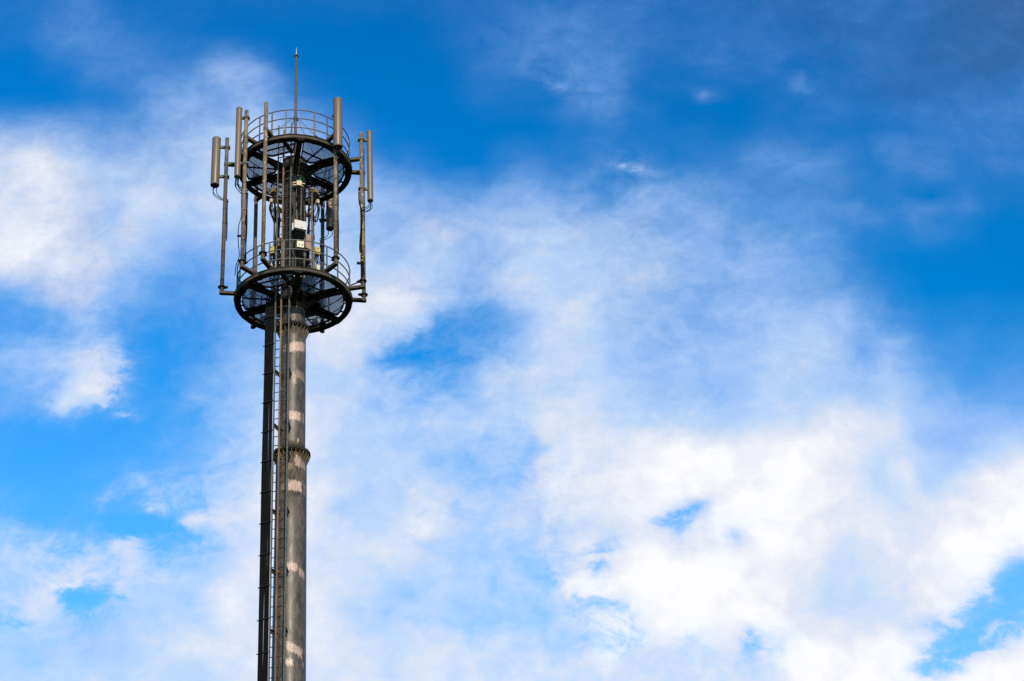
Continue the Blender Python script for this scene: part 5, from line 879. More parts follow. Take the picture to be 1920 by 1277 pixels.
def platform(z, R, rails, rail_r, arm_lo, arm_hi, arm_r1):
    P = bpy.data.objects.new('round_platform', None)
    COL.objects.link(P)
    P.parent = T
    # ring beam: rolled channel, open to the inside, lip on top
    b = MB()
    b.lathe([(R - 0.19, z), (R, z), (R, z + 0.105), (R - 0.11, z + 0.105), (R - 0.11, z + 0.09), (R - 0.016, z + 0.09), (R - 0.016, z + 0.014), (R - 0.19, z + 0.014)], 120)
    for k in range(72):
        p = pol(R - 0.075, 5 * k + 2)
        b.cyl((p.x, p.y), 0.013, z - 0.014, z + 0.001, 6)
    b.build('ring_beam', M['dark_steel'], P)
    MB().lathe([(R - 0.002, z + 0.022), (R + 0.004, z + 0.022), (R + 0.004, z + 0.09), (R - 0.002, z + 0.09)], 120).build('ring_lit_band', M['beam_steel'], P)  # lighter strip paints the sunlit web; dark beam colour carries the underside's shade
    lip = MB()
    lip.lathe([(R - 0.06, z + 0.108), (R + 0.02, z + 0.108), (R + 0.02, z + 0.128), (R - 0.045, z + 0.128), (R - 0.045, z + 0.17), (R - 0.06, z + 0.17)], 120)
    for k in range(60):
        p = pol(R + 0.004, 6 * k)
        lip.cyl((p.x, p.y), 0.009, z + 0.094, z + 0.108, 6)
    lip.build('toe_plate', M['dark_steel'], P)
    # hub and spokes
    hb = MB()
    hb.lathe([(0.33, z - 0.28), (0.37, z - 0.28), (0.47, z - 0.02), (0.47, z + 0.11), (0.33, z + 0.11)], 48, smooth=False)
    hb.build('hub', M['dark_steel'], P)
    sp0 = None
    for a in SPOKES:
        if sp0 is None:
            b = MB()
            x0, x1 = 0.38, R - 0.03
            b.box(Vector(((x0 + x1) / 2, 0, z - 0.036)), (x1 - x0, 0.15, 0.014))
            b.box(Vector(((x0 + x1) / 2, 0, z + 0.078)), (x1 - x0 - 0.1, 0.15, 0.012))
            b.box(Vector(((x0 + x1) / 2, 0, z + 0.021)), (x1 - x0 - 0.1, 0.012, 0.1))
            # haunch under the beam at the hub
            for sgn in (-0.012, 0.012):
                pass
            vs = [[b.bm.verts.new((q[0], s_, q[1])) for q in ((0.34, z - 0.30), (0.34, z - 0.044), (0.86, z - 0.044))] for s_ in (-0.012, 0.012)]
            b.bm.faces.new(vs[0])
            b.bm.faces.new(list(reversed(vs[1])))
            for j in range(3):
                b.bm.faces.new((vs[0][j], vs[0][(j + 1) % 3], vs[1][(j + 1) % 3], vs[1][j]))
            b.bar((0.35, 0, z - 0.305), (0.88, 0, z - 0.05), 0.09, 0.012)
            # end plate bolted under the ring
            b.box(Vector((R - 0.12, 0, z - 0.018)), (0.20, 0.24, 0.02))
            sp0 = b.build('spoke', M['dark_steel'], P)
            sp0.rotation_euler = (0, 0, rad(a - 90))
        else:
            again(sp0, P, rz=rad(a - 90))
    # grating panels
    for k in range(6):
        m = 35 + 60 * k
        hatch = abs(((m + 25 + 180) % 360) - 180) < 3
        poly = sector_poly(m, 0.97 if hatch else 0.60, R - 0.235, 0.125)
        fr = MB()
        pts = [Vector((p.x, p.y, z + 0.085)) for p in poly]
        ring = []
        n = len(pts)
        for i in range(n):
            t_ = (pts[(i + 1) % n] - pts[i - 1]).normalized()
            nn = Vector((-t_.y, t_.x, 0))
            ring.append([pts[i] + nn * s_ * 0.016 + Vector((0, 0, h_)) for s_, h_ in ((-1, -0.03), (1, -0.03), (1, 0.03), (-1, 0.03))])
        fr.loft(ring, close=True, smooth=False)
        mid = pol(1, m)
        tan = Vector((mid.y * -1, mid.x, 0))
        for off_, ang in ((0.92 if not hatch else 1.2, 0),):
            c = clip(poly, mid * off_, tan)
            if c:
                fr.bar(mid * off_ + tan * c[0] + Vector((0, 0, z + 0.075)), mid * off_ + tan * c[1] + Vector((0, 0, z + 0.075)), 0.022, 0.05)
        c = clip(poly, mid * 0.9, mid)
        if c and k % 2 == 0:
            fr.bar(mid * 0.9 + mid * c[0] + Vector((0, 0, z + 0.073)), mid * 0.9 + mid * c[1] + Vector((0, 0, z + 0.073)), 0.022, 0.045)
        # lugs that carry the panel on the ring and the spokes
        for s_ in (-14, 14):
            fr.bar(pol(R - 0.26, m + s_, z + 0.05), pol(R - 0.12, m + s_, z + 0.05), 0.06, 0.02)
        fo = fr.build('panel_frame', M['dark_steel'], P)
        gr = MB()
        for ang in (-33, 33):
            d = pol(1, m + ang)
            nrm = Vector((-d.y, d.x, 0))
            q = -2.0
            while q < 2.0:
                c = clip(poly, nrm * q, d)
                if c:
                    zz = z + 0.1 + (0.0015 if ang > 0 else 0)
                    gr.bar(nrm * q + d * c[0] + Vector((0, 0, zz)), nrm * q + d * c[1] + Vector((0, 0, zz)), 0.0110, 0.008)
                q += 0.038
        gr.build('grating', M['grating_steel'], P)
    br = MB()
    br.bar((-0.37, -1.52, z + 0.055), (-0.09, -0.90, z + 0.055), 0.11, 0.06)
    br.build('hatch_brace', M['dark_steel'], P)
    # guard rail
    for zr in rails:
        b = MB()
        b.tube([pol(rail_r, 360 * k / 96, zr) for k in range(96)], 0.0175, 8, close=True)
        b.build('guard_rail', M['rail_steel'], P)
    p0 = None
    for s in range(6):
        for o_ in (15, 30, 45):
            a = 5 + 60 * s + o_
            if p0 is None:
                b = MB()
                b.bar((0, 0, z + 0.1), (0, 0, rails[0]), 0.034, 0.03, up=Vector((0, 1, 0)))
                b.box(Vector((0, 0, z + 0.14)), (0.05, 0.05, 0.05))
                p0 = b.build('rail_post', M['rail_steel'], P)
                p0.location = pol(rail_r, a)
                p0.rotation_euler = (0, 0, rad(a))
            else:
                again(p0, P, pol(rail_r, a), rad(a))
    # outrigger arms
    a0_ = None
    for nm, a in POLES:
        if a0_ is None:
            b = MB()
            x0, x1, hw = R - 0.25, arm_r1, 0.065
            out = [Vector((x0, -hw, 0)), Vector((x1 - hw, -hw, 0))] + [Vector((x1 - hw + hw * math.sin(PI * k / 8), -hw * math.cos(PI * k / 8), 0)) for k in range(1, 8)] + [Vector((x1 - hw, hw, 0)), Vector((x0, hw, 0))]
            b.prism(out, arm_lo, arm_hi)
            b.box(Vector((R - 0.1, 0, (z + 0.128 + arm_lo) / 2)), (0.12, 0.11, max(0.01, arm_lo - z - 0.128)))
            a0_ = b.build('outrigger_arm', M['beam_steel'], P)
            a0_.rotation_euler = (0, 0, rad(a - 90))
        else:
            again(a0_, P, rz=rad(a - 90))
    return P


low = platform(32.965, 1.69, (34.05, 33.735, 33.41), 1.63, 33.175, 33.255, 2.125)
upp = platform(37.665, 1.70, (38.755, 38.435, 38.10), 1.64, 37.80, 37.88, 2.005)

# mounting poles on the outriggers
tie0 = None
for nm, a in POLES:
    c = pol(RP, a)
    b = MB()
    rp = 0.058
    b.tube([c + Vector((0, 0, 33.256)), c + Vector((0, 0, 38.82))], rp, 20)
    po = b.build('mounting_pole', M['pole_steel' if nm in 'BCDEF' else 'painted_pole'], T)
    b = MB()
    b.lathe([(0.0, 33.40), (0.115, 33.40), (0.115, 33.425), (0.0, 33.425)], 24, (c.x, c.y))
    ci = pol(RP - 0.11, a)
    b.box(Vector((ci.x, ci.y, 33.4125)), (0.11, 0.12, 0.022), Matrix.Rotation(rad(a), 4, 'Z'))
    b.build('pole_foot', M['dark_steel'], po)
    b = MB()
    b.lathe([(rp - 0.004, 37.79), (rp + 0.014, 37.79), (rp + 0.014, 37.9), (rp - 0.004, 37.9)], 20, (c.x, c.y))
    ci = pol(RP - 0.07, a)
    b.box(Vector((ci.x, ci.y, 37.845)), (0.10, 0.05, 0.10), Matrix.Rotation(rad(a), 4, 'Z'))
    b.build('pole_clamp', M['ladder_steel'], po)
    if nm in 'ABDEG':
        for zt in (36.2, 35.7, 35.2, 34.65, 34.15, 33.65):
            zt += random.uniform(-0.06, 0.06)
            if tie0 is None:
                b = MB()
                b.lathe([(0.056, -0.008), (0.0625, -0.008), (0.0625, 0.008), (0.056, 0.008)], 16)
                b.box(Vector((0.05, -0.045, 0)), (0.03, 0.012, 0.012))
                tie0 = b.build('cable_tie', M['cap_dark'], po)
                tie0.location = c + Vector((0, 0, zt))
            else:
                again(tie0, po, c + Vector((0, 0, zt)), random.uniform(-1, 1))

# ladder with fall-arrest rail
LL, LR = Vector((-0.497, -0.625, 0)), Vector((-0.113, -0.75, 0))
lad = bpy.data.objects.new('ladder', None)
COL.objects.link(lad)
lad.parent = T
lx = (LR - LL).normalized()
ln = Vector((lx.y, -lx.x, 0))
for base, top in ((LL, 38.93), (LR, 38.98)):
    b = MB()
    b.bar(base + Vector((0, 0, 11.9)), base + Vector((0, 0, top)), 0.06, 0.028, up=lx)
    b.build('side_rail', M['ladder_steel'], lad)
sr = Vector((-0.338, -0.735, 0))
b = MB()
b.bar(sr + Vector((0, 0, 11.9)), sr + Vector((0, 0, 38.7)), 0.04, 0.045, up=lx)
z_ = 13.0
while z_ < 38:
    b.box(sr + Vector((0.028, 0.0, z_)), (0.03, 0.035, 0.07))
    z_ += 1.85
b.build('safety_rail', M['rust'], lad)
r0_ = None
for k in range(95):
    zr = 12.2 + 0.2805 * k
    if r0_ is None:
        b = MB()
        b.tube([LL, LR], 0.0125, 8)
        r0_ = b.build('rung', M['rung_steel'], lad)
        r0_.location = (0, 0, zr)
    else:
        again(r0_, lad, (0, 0, zr))
for k, zb in enumerate((31.95, 30.28, 28.55, 27.62, 25.93, 24.18, 22.47, 20.75, 19.0, 17.2, 15.4, 13.6, 35.9, 34.3)):
    b = MB()
    for base, tgt in ((LL, pol(0.36, -47)), (LR, pol(0.36, -8))):
        b.bar(base + Vector((0, 0, zb)), tgt + Vector((0, 0, zb)), 0.012, 0.11)
        b.bar(base + Vector((0, 0, zb + 0.055)), tgt + Vector((0, 0, zb + 0.055)), 0.07, 0.012)
    b.build('ladder_bracket', M['rung_steel'], lad)

# equipment pipes beside the shaft
for (x, y), z0, z1, r_, mt in (((-0.58, -0.1), 33.07, 36.9, 0.030, 'painted_pole'), ((0.512, -0.2), 33.07, 36.8, 0.026, 'pole_steel'), ((0.565, -0.1), 33.07, 36.75, 0.024, 'painted_pole'), ((0.43, -0.02), 33.07, 36.9, 0.03, 'mast_dark'), ((-0.49, 0.02), 33.07, 36.6, 0.028, 'mast_dark'), ((0.30, -0.36), 33.07, 36.2, 0.02, 'painted_pole'),
                               ((0.058, -0.46), 35.3, 36.78, 0.017, 'rail_steel'), ((0.19, -0.46), 35.3, 36.78, 0.017, 'rail_steel')):
    b = MB()
    b.tube([(x, y, z0), (x, y, z1)], r_, 12)
    for zc in (z0 + 0.35 * (z1 - z0), z0 + 0.8 * (z1 - z0)):
        v_ = Vector((x, y, 0)).normalized() * 0.33
        b.bar((x, y, zc), (v_.x, v_.y, zc), 0.04, 0.05)
    b.build('equipment_pipe', M[mt], T)

# lightning rod with its stays
lr = bpy.data.objects.new('lightning_rod', None)
COL.objects.link(lr)
lr.parent = T
b = MB()
b.tube([(0, 0, 37.9), (0, 0, 42.2)], 0.043, 16)
for zj in (41.7, 40.7):
    b.lathe([(0.04, zj - 0.012), (0.047, zj - 0.012), (0.047, zj + 0.012), (0.04, zj + 0.012)], 16)
b.cyl((0, 0), 0.074, 42.2, 42.235, 20)
b.build('rod_tube', M['painted_pole'], lr)
MB().tube([(0, 0, 42.236), (0, 0, 42.56)], [0.014, 0.007], 8).build('rod_tip', M['tip_metal'], lr)
b = MB()
b.lathe([(0.04, 39.68), (0.075, 39.70), (0.075, 39.74), (0.04, 39.76)], 16)
for a in (25, 135, -38, -150):
    q = pol(0.11, a, 39.7)
    b.bar((0, 0, 39.72), q, 0.03, 0.02)
b.build('stay_collar', M['dark_steel'], lr)
for a in (25, 135, -38, -150):
    b = MB()
    p, q = pol(0.1, a, 39.7), pol(1.6, a, 37.84)
    b.tube([p, q], 0.007, 6)
    m_ = p.lerp(q, 0.86)
    b.tube([m_, p.lerp(q, 0.90)], 0.028, 8)
    b.tube([p.lerp(q, 0.925), p.lerp(q, 0.965)], 0.028, 8)
    b.build('stay_wire', M['dark_steel'], lr)
mast_cap = MB()
mast_cap.cyl((0, 0), 0.36, 38.0, 38.06, 40)
mast_cap.build('mast_cap', M['dark_steel'], T)

# ------------------------------------------------------------------ feeder cables beside the ladder
cb = thing('cable_bundle', 'thick bundle of straight black feeder cables running up left of the ladder', 'cable bundle')
d_ = Vector((-0.285, 0.145, 0))
c0 = LL + Vector((-0.05, 0.02, 0))
tops = [(-0.42, -0.35, 34.6), (-0.30, -0.42, 35.6), (-0.47, -0.15, 34.9), (0.30, -0.45, 34.3), (0.43, -0.1, 35.2), (-0.42, 0.05, 36.0), (0.2, -0.5, 33.9), (-0.48, 0.0, 36.6)]
for k in range(8):
    p = c0 + d_ * (k / 7) * 0.80 + Vector((0, 0.026 * (k % 2), 0))
    tx, ty, tz = tops[k]
    pts = [p + Vector((random.uniform(-.006, .006), random.uniform(-.006, .006), z_)) for z_ in (11, 13.5, 16, 18.5, 21, 23, 25, 27, 29, 30.5, 31.8)]
    pts += [p + Vector((0.01, 0.05, 32.6)), Vector((p.x * 0.8 + tx * 0.2, p.y * 0.75 + ty * 0.25, 33.1)), Vector((p.x * 0.4 + tx * 0.6, p.y * 0.4 + ty * 0.6, 33.6)), Vector((tx, ty, tz))]
    cable(pts, 0.0205 if k % 3 else 0.017, cb, n=5)
hg = None
for k in range(22):
    zh = 12.6 + 0.93 * k
    if hg is None:
        b = MB()
        b.bar(LL + Vector((0.02, 0, 0)), LL + d_ * 1.17, 0.022, 0.02)
        b.bar(LL + d_ * 0.1 + Vector((0, -0.045, 0)), LL + d_ * 0.98 + Vector((0, -0.045, 0)), 0.012, 0.03)
        hg = b.build('cable_hanger', M['cap_dark'], cb)
        hg.location = (0, 0, zh)
    else:
        again(hg, cb, (0, 0, zh))

# ------------------------------------------------------------------ antennas on the poles


def antenna(label, pole_deg, centre, r, z0, z1, brackets, ncab, cable_end, drop, group='panel antennas on the mounting poles'):
    t = thing('panel_antenna', label, 'antenna', group)
    cx, cy = centre
    b = MB()
    seg = 40
    prof = [(r * 0.97, z0), (r, z0 + 0.012), (r, z1 - 0.03), (r * 0.985, z1 - 0.008), (r * 0.9, z1)]
    b.loft([[Vector((cx + q * math.sin(2 * PI * k / seg), cy - q * math.cos(2 * PI * k / seg), z)) for k in range(seg)] for q, z in prof])
    b.build('radome', M['radome'], t)
    b = MB()
    b.lathe([(r * 0.9, z1 - 0.045), (r + 0.004, z1 - 0.045), (r + 0.004, z1 - 0.02), (r * 0.9, z1 - 0.02)], seg, (cx, cy))
    b.build('top_cap', M['radome_cap'], t)
    MB().lathe([(r * 0.9, z0 + 0.004), (r + 0.004, z0 + 0.004), (r + 0.004, z0 + 0.04), (r * 0.9, z0 + 0.04)], seg, (cx, cy)).build('bottom_cap', M['radome_cap'], t)
    b = MB()
    b.cyl((cx, cy), r * 0.9, z0 - 0.02, z0 + 0.001, seg)
    nn = max(2, ncab)
    for k in range(nn):
        a = 2 * PI * k / nn
        b.cyl((cx + 0.5 * r * math.cos(a), cy + 0.5 * r * math.sin(a)), 0.016, z0 - 0.07, z0 - 0.02, 8)
    b.build('connector_plate', M['cap_dark'], t)
    pc = pol(RP, pole_deg)
    dv = Vector((cx - pc.x, cy - pc.y, 0))
    L = dv.length
    dv.normalize()
    for zb in brackets:
        b = MB()
        b.bar(pc + dv * 0.05 + Vector((0, 0, zb)), pc + dv * (L - r * 0.9) + Vector((0, 0, zb)), 0.07, 0.075)
        b.lathe([(0.055, zb - 0.03), (0.078, zb - 0.03), (0.078, zb + 0.03), (0.055, zb + 0.03)], 16, (pc.x, pc.y))
        sd = Vector((-dv.y, dv.x, 0))
        for s_ in (-0.075, 0.075):
            b.bar(pc - dv * 0.08 + sd * s_ + Vector((0, 0, zb)), pc + dv * 0.1 + sd * s_ + Vector((0, 0, zb)), 0.018, 0.018)
        b.box(pc - dv * 0.075 + Vector((0, 0, zb)), (0.05, 0.17, 0.05), Matrix.Rotation(math.atan2(dv.y, dv.x), 4, 'Z'))
        b.build('bracket', M['ladder_steel'], t)
    for k in range(ncab):
        a = 2 * PI * k / nn
        s = Vector((cx + 0.5 * r * math.cos(a), cy + 0.5 * r * math.sin(a), z0 - 0.06))
        e = pc + Vector(cable_end[0:2] + (0,)) + Vector((random.uniform(-.015, .015), random.uniform(-.015, .015), 0))
        dr = drop * random.uniform(0.75, 1.25)
        mid = s.lerp(Vector((e.x, e.y, s.z)), 0.45 + random.uniform(-.12, .12))
        pts = [s, s + Vector((0, 0, -dr * 0.55)), Vector((mid.x, mid.y, s.z - dr)), Vector((e.x, e.y, s.z - dr * random.uniform(0.95, 1.3)))]
        zz = s.z - dr * 1.35
        while zz > cable_end[2]:
            pts.append(Vector((e.x + random.uniform(-.012, .012), e.y + random.uniform(-.012, .012), zz)))
            zz -= 0.45
        cable(pts, 0.011, t)
    return t


pa, pb, pd, pe, pg = (pol(RP, a) for a in (-87, -45, 35, 75, 155))
antenna('short stout brown cylinder antenna on the leftmost pole, far left of the tower', -87, (pa.x - 0.315, pa.y - 0.02), 0.130, 37.03, 38.79, (38.47, 37.37), 3, (0.085, 0.0, 34.9), 0.42)
antenna('long slim brown antenna with looping cables, beside the speckled pole left of the guard rail', -45, (pb.x - 0.215, pb.y - 0.0), 0.088, 36.37, 38.91, (38.55, 36.85), 6, (0.085, 0.02, 33.3), 0.42)
antenna('wide brown antenna in front of the near right pole, its top highest of all antennas', 35, (pd.x + 0.062, pd.y - 0.25), 0.135, 37.17, 38.95, (38.55, 37.5), 3, (0.082, 0.03, 33.3), 0.25)
antenna('long slim brown antenna hanging on the right outermost pole beside the pole pair', 75, (pe.x + 0.250, pe.y + 0.02), 0.085, 36.30, 38.90, (38.55, 36.72), 4, (-0.02, -0.07, 33.4), 0.30)
antenna('brown antenna low behind the upper platform, half hidden by the near right pole', 155, (pg.x + 0.225, pg.y - 0.05), 0.120, 36.90, 38.55, (37.25, 38.3), 2, (-0.075, -0.02, 34.4), 0.35)

# ------------------------------------------------------------------ radio equipment round the shaft


def equip(name, label, cat, c, size, yaw, material, group=None, bevel=0.012):
    t = thing(name, label, cat, group)
    rot = Matrix.Rotation(rad(yaw), 4, 'Z')
    b = MB()
    b.box(Vector(c), size, rot)
    b.build('housing', material, t, bevel=bevel)
    return t, rot


def wires(t, c, size, rot, n, ends, r=0.011, sag=0.12):
    b = MB()
    for k in range(n):
        q = Vector(c) + (rot @ Vector(((k + 0.5) / n - 0.5, 0, 0)) * size[0] * 0.8) + Vector((0, 0, -size[2] / 2))
        b.cyl((q.x, q.y), 0.016, q.z - 0.06, q.z + 0.001, 8)
    b.build('connector', M['cap_dark'], t)
    for k in range(n):
        q = Vector(c) + (rot @ Vector(((k + 0.5) / n - 0.5, 0, 0)) * size[0] * 0.8) + Vector((0, 0, -size[2] / 2 - 0.055))
        e = Vector(ends[k % len(ends)]) + Vector((random.uniform(-.04, .04), random.uniform(-.04, .04), random.uniform(-.08, .08)))
        m_ = q.lerp(e, 0.5) + Vector((random.uniform(-.09, .09), random.uniform(-.06, .03), -sag * random.uniform(0.2, 1)))
        cable([q, q + Vector((0, 0, -0.1)), m_, e], r, t)


c, s = (0.158, -0.57, 35.29), (0.375, 0.16, 0.285)
t, rot = equip('radio_unit', 'white radio unit box fixed to the front of the shaft above the cream box', 'radio unit', c, s, 20, M['white_plastic'], bevel=0.02)
b = MB()
b.box(Vector(c) + rot @ Vector((0.0, -0.0, -0.175)), (0.33, 0.13, 0.06), rot)
for k in range(7):
    b.box(Vector(c) + rot @ Vector((-0.14 + 0.046 * k, -0.02, -0.20)), (0.014, 0.1, 0.05), rot)
b.build('cooling_fin', M['cap_dark'], t)
b = MB()
b.box(Vector(c) + rot @ Vector((0.03, -0.082, -0.095)), (0.045, 0.005, 0.016), rot)
b.build('badge', M['cap_dark'], t)
b = MB()
b.box(Vector(c) + rot @ Vector((-0.205, 0.05, -0.05)), (0.03, 0.06, 0.24), rot)
b.build('mounting_plate', M['white_plastic'], t)
wires(t, (c[0], c[1], c[2] - 0.06), s, rot, 7, [(0.12, -0.42, 34.6), (0.3, -0.4, 34.5), (0.05, -0.45, 34.75), (0.36, -0.25, 34.2)])

c, s = (0.172, -0.57, 34.625), (0.205, 0.14, 0.26)
t, rot = equip('junction_box', 'small cream box with two round ports, under the white radio unit', 'junction box', c, s, 12, M['cream_plastic'])
for dx_, mt in ((-0.04, 'port_blue'), (0.05, 'cap_dark')):
    if mt == 'port_blue' and mt not in M:
        mat('port_blue', (0.03, 0.10, 0.35), 0.4)
    b = MB()
    q = Vector(c) + rot @ Vector((dx_, -0.071, -0.045))
    b.tube([q, q + rot @ Vector((0, -0.012, 0))], 0.019, 12)
    b.build('port', M[mt], t)
wires(t, c, s, rot, 4, [(0.05, -0.5, 33.75), (0.2, -0.5, 33.65), (0.32, -0.45, 33.7), (0.12, -0.46, 33.9)], sag=0.05)
# connectors just above the deck in front of the shaft
t, rot = equip('cable_splitter', 'cluster of small bright cable connectors low in front of the shaft, behind the guard rail', 'connectors', (0.10, -0.50, 33.62), (0.42, 0.06, 0.05), 5, M['cap_dark'], bevel=0.004)
for k in range(9):
    x_ = -0.08 + 0.048 * k
    b = MB()
    zt = 33.62 + random.uniform(-0.12, 0.13)
    b.tube([(x_, -0.54, zt - 0.03), (x_, -0.54, zt + 0.035)], 0.017, 10)
    b.build('connector', M['tip_metal' if k % 3 else 'brass'], t)
    cable([(x_, -0.54, zt - 0.03), (x_ + 0.01, -0.53, zt - 0.2), (x_ * 0.6 + 0.05, -0.45, zt - 0.55), (x_ * 0.5 + 0.1, -0.42, 32.8)], 0.012, t)

for lab, c, yaw, e in (('yellow box with slots, on the thin pipe left of the shaft', (-0.63, -0.22, 34.64), -25, [(-0.6, -0.2, 33.6), (-0.52, -0.2, 33.4)]),
                       ('yellowish box with a dark hole, on the thin pipe right of the shaft', (0.665, -0.22, 34.64), 30, [(0.66, -0.2, 33.6), (0.58, -0.2, 33.4)])):
    s = (0.155, 0.13, 0.245)
    t, rot = equip('junction_box', lab, 'junction box', c, s, yaw, M['yellow_plastic'])
    b = MB()
    if c[0] < 0:
        b.box(Vector(c) + rot @ Vector((0, -0.066, 0.085)), (0.07, 0.006, 0.022), rot)
        b.box(Vector(c) + rot @ Vector((0.01, -0.066, -0.05)), (0.06, 0.006, 0.016), rot)
        b.build('slot', M['cap_dark'], t)
    else:
        q = Vector(c) + rot @ Vector((0.0, -0.065, 0.07))
        b.tube([q, q + rot @ Vector((0, -0.008, 0))], 0.018, 12)
        b.build('port', M['cap_dark'], t)
    wires(t, c, s, rot, 4, e, sag=0.03)
    t2, rot2 = equip('junction_box', 'small pale box standing low %s of the shaft behind the guard rail' % ('left' if c[0] < 0 else 'right'), 'junction box', (c[0] * 1.04, c[1], 34.02), (0.10, 0.1, 0.24), yaw, M['cream_plastic'])
    wires(t2, (c[0] * 1.04, c[1], 34.02), (0.10, 0.1, 0.24), rot2, 2, [(c[0] * 0.9, -0.2, 33.3)], sag=0.02)

t, rot = equip('equipment_box', 'tan box on the right side of the shaft, behind and beside the cream box', 'equipment box', (0.36, -0.20, 34.95), (0.17, 0.20, 0.50), 35, M['tan_plastic'], bevel=0.03)
t, rot = equip('equipment_box', 'dull tan box on the left side of the shaft behind the rust coloured rail', 'equipment box', (-0.40, -0.05, 35.02), (0.12, 0.18, 0.30), -40, M['tan_plastic'], bevel=0.02)

for lab, c, yaw in (('cream amplifier with green tape above it, under the upper platform', (0.12, -0.53, 36.85), 10),
                    ('small brown amplifier under the upper platform left of the ladder', (-0.625, -0.2, 36.83), -35),
                    ('small brown amplifier under the upper platform right of the shaft', (0.607, -0.2, 36.84), 35)):
    s = (0.15, 0.12, 0.17) if abs(c[0]) < 0.3 else (0.125, 0.12, 0.145)
    t, rot = equip('tower_amplifier', lab, 'amplifier', c, s, yaw, M['box_cream' if abs(c[0]) < 0.3 else 'box_brown'], 'small amplifiers under the upper platform')
    b = MB()
    for sg in (-1, 1):
        for dz_ in (-0.045, 0.045):
            b.box(Vector(c) + rot @ Vector((sg * 0.125, 0.02, dz_)), (0.11, 0.03, 0.03), rot)
    b.box(Vector(c) + rot @ Vector((0, 0.075, 0)), (0.26, 0.03, 0.14), rot)
    b.build('mounting_bracket', M['box_cream' if abs(c[0]) < 0.3 else 'box_brown'], t, bevel=0.004)
    sg = 1 if c[0] > 0 else -1
    cable([(c[0] - 0.1, c[1], c[2] + 0.02), (c[0] - 0.22, c[1] + 0.02, c[2] + 0.15), (c[0] - 0.16, c[1] + 0.05, c[2] + 0.36), (c[0] - 0.02, c[1] + 0.1, c[2] + 0.3), (c[0] + 0.02, c[1] + 0.1, c[2] + 0.05)], 0.012, t)
    cable([(c[0] + 0.12, c[1], c[2] - 0.02), (c[0] + 0.26, c[1] + 0.05, c[2] - 0.1), (c[0] + 0.36, c[1] + 0.15, c[2] - 0.35), (c[0] + 0.3, c[1] + 0.22, c[2] - 0.8)], 0.014, t)
    wires(t, c, s, rot, 4, [(c[0] * 0.85 + 0.03, c[1] + 0.05, c[2] - 0.75), (c[0] * 0.8 - 0.03, c[1] + 0.1, c[2] - 0.9)], sag=0.1)
    if abs(c[0]) < 0.3:
        b = MB()
        b.tube([(0.15, -0.42, 36.98), (0.15, -0.42, 37.14)], 0.03, 12)
        b.build('marking_tape', M['green_tape'], t)
for sx in (-1, 1):
    c, s = (sx * 0.68, -0.2, 36.45), (0.08, 0.08, 0.13)
    t, rot = equip('splice_box', 'tiny pale box with dangling cable loops below the amplifier %s of the shaft' % ('left' if sx < 0 else 'right'), 'splice box', c, s, sx * 30, M['box_cream'], 'tiny boxes with cable loops')
    for k in range(4):
        q = Vector((c[0] + (k - 1.5) * 0.02, c[1] + random.uniform(-.03, .03), c[2] - 0.06))
        cable([q, q + Vector((sx * 0.03, 0, -0.25)), q + Vector((-sx * 0.04, 0, -0.5 - 0.06 * k)), q + Vector((-sx * 0.13, 0.05, -0.55)), q + Vector((-sx * 0.16, 0.06, -0.2))], 0.011, t)

# loose jumper cables along the shaft and round the lower hub
for lab, x, y, zs in (('tangle of black jumper cables up the right side of the shaft', 0.44, 0.0, (33.0, 36.9)),
                      ('tangle of black jumper cables up the left side of the shaft behind the ladder', -0.47, -0.02, (33.0, 36.7))):
    t = thing('jumper_cables', lab, 'cables')
    for k in range(7):
        pts = []
        z_ = zs[0] - 0.1
        ox, oy = random.uniform(-.035, .035), random.uniform(-.08, .08)
        while z_ < zs[1] - random.uniform(0, 0.8):
            pts.append(Vector((x + ox + random.uniform(-.03, .03), y + oy + random.uniform(-.03, .03), z_)))
            z_ += 0.42
        pts.append(pts[-1] + Vector((random.uniform(-.1, .1) + (0.1 if x > 0 else -0.1), random.uniform(-.1, .1), 0.2)))
        cable(pts, 0.015, t, n=5)
    for k in range(5):
        z_ = random.uniform(34.6, 36.6)
        sx = 1 if x > 0 else -1
        cable([(x, y - 0.05, z_), (x + sx * random.uniform(.1, .2), y - 0.1, z_ - 0.1), (x + sx * random.uniform(.08, .22), y - 0.1, z_ - 0.4), (x, y, z_ - 0.6)], 0.012, t)
t = thing('shaft_cables', 'thin black cables running up the front of the shaft behind the white radio unit', 'cables')
for k, (a_, za, zb) in enumerate(((12, 33.1, 35.1), (22, 33.1, 36.7), (30, 33.1, 34.6), (38, 33.2, 36.6), (46, 33.1, 35.9), (55, 33.1, 36.8), (2, 33.1, 34.5), (-4, 33.1, 33.9))):
    pts = []
    z_ = za - 0.2
    while z_ < zb:
        pts.append(pol(0.375 + random.uniform(0, .03), a_ + random.uniform(-4, 4), z_))
        z_ += 0.38
    pts.append(pol(0.45, a_ + random.uniform(-12, 12), z_ + 0.1))
    cable(pts, 0.012, t, n=5)
t = thing('coiled_cable', 'thick black cables looping through the lower platform right of the shaft', 'cables')
for k in range(7):
    o1, o2 = random.uniform(-.05, .05), random.uniform(-.05, .05)
    cable([(0.18 + 0.05 * k, -0.5 + o1, 33.8), (0.22 + 0.06 * k, -0.52, 33.3 + o2), (0.40 + 0.05 * k, -0.42 + 0.08 * k, 32.99 + 0.05 * k), (0.62 + 0.035 * k, 0.02 + o1 + 0.06 * k, 33.02 + o2), (0.55 + 0.02 * k, 0.42 + o2, 33.15), (0.36, 0.45, 33.6), (0.40, 0.2, 34.3 + 0.2 * k)], 0.022 if k < 4 else 0.015, t)
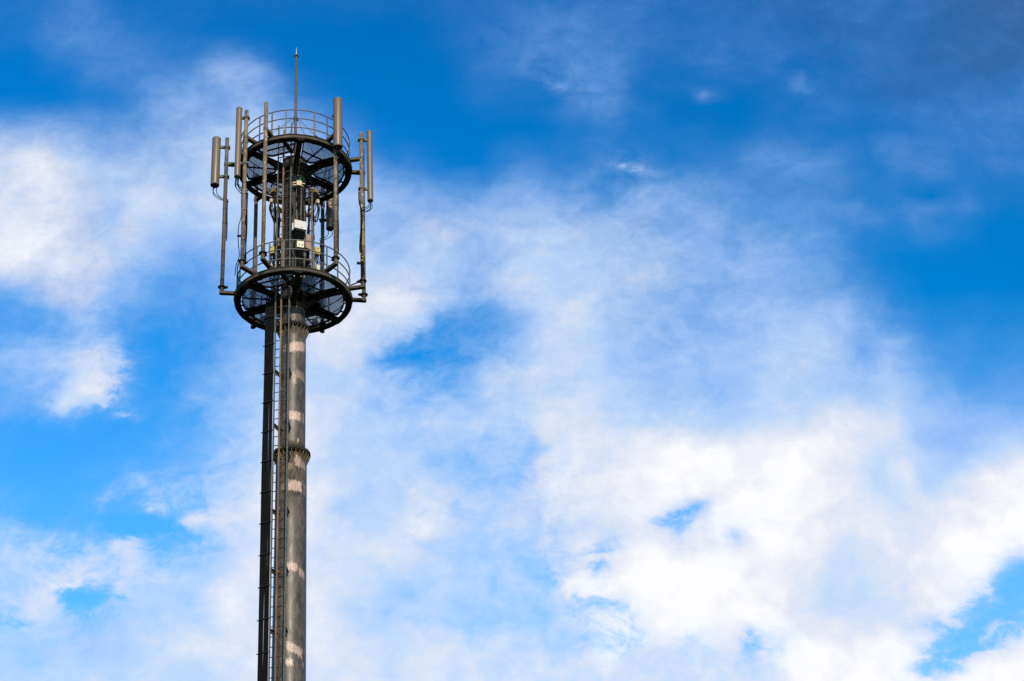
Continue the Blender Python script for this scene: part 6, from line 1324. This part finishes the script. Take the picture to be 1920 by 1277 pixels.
for k in range(6):
    o1 = random.uniform(-.06, .06)
    cable([(-0.02 + 0.05 * k, -0.5, 33.7), (0.0 + 0.05 * k, -0.52 + o1, 33.2), (-0.05 + 0.04 * k, -0.47, 32.86 + o1 * 0.6), (-0.3, -0.5 + 0.03 * k, 32.8 + o1), (-0.52 - 0.02 * k, -0.5, 32.5), (-0.55 - 0.03 * k, -0.52, 31.9)], 0.016, t)

# distance: cable with brass splice on the outer right pole
pf = pol(RP, 75)
t = thing('pole_cable', 'black cable with brass coloured splices running down the right outermost poles', 'cable')
pts = [pf + Vector((-0.085, -0.02, 36.6)), pf + Vector((-0.08, -0.05, 36.2)), pf + Vector((-0.02, -0.085, 35.85)), pf + Vector((0.0, -0.08, 35.5)), pf + Vector((-0.05, -0.075, 35.0)), pf + Vector((-0.075, -0.06, 34.5)),
       pf + Vector((-0.03, -0.09, 34.2)), pf + Vector((0.02, -0.085, 33.8)), pf + Vector((0.0, -0.09, 33.55)), pf + Vector((-0.12, -0.02, 33.38)), pf + Vector((-0.35, 0.06, 33.3))]
cable(pts, 0.02, t)
for dz_, dx_ in ((34.26, -0.05), (34.16, 0.0), (34.05, -0.02)):
    q = pf + Vector((dx_, -0.1, dz_))
    MB().tube([q, q + Vector((0, 0, 0.06))], 0.02, 8).build('splice', M['brass'], t)
b = MB()
b.box(pf + Vector((-0.06, -0.06, 34.0)), (0.22, 0.06, 0.06))
b.build('splice_clamp', M['cap_dark'], t)
pbp = pol(RP, -45)
t = thing('pole_cable', 'thin black cable with a splice on the left side of the speckled pole', 'cable')
cable([pbp + Vector((-0.06, -0.03, 36.2)), pbp + Vector((-0.075, 0, 35.6)), pbp + Vector((-0.06, 0, 35.0)), pbp + Vector((-0.13, 0, 34.6)), pbp + Vector((-0.13, 0, 34.1)), pbp + Vector((-0.09, 0, 33.6)), pbp + Vector((-0.17, 0.05, 33.3)), pbp + Vector((-0.2, 0.2, 33.05))], 0.012, t)
b = MB()
b.box(pbp + Vector((-0.1, 0, 34.28)), (0.13, 0.05, 0.05))
b.build('splice_clamp', M['cap_dark'], t)
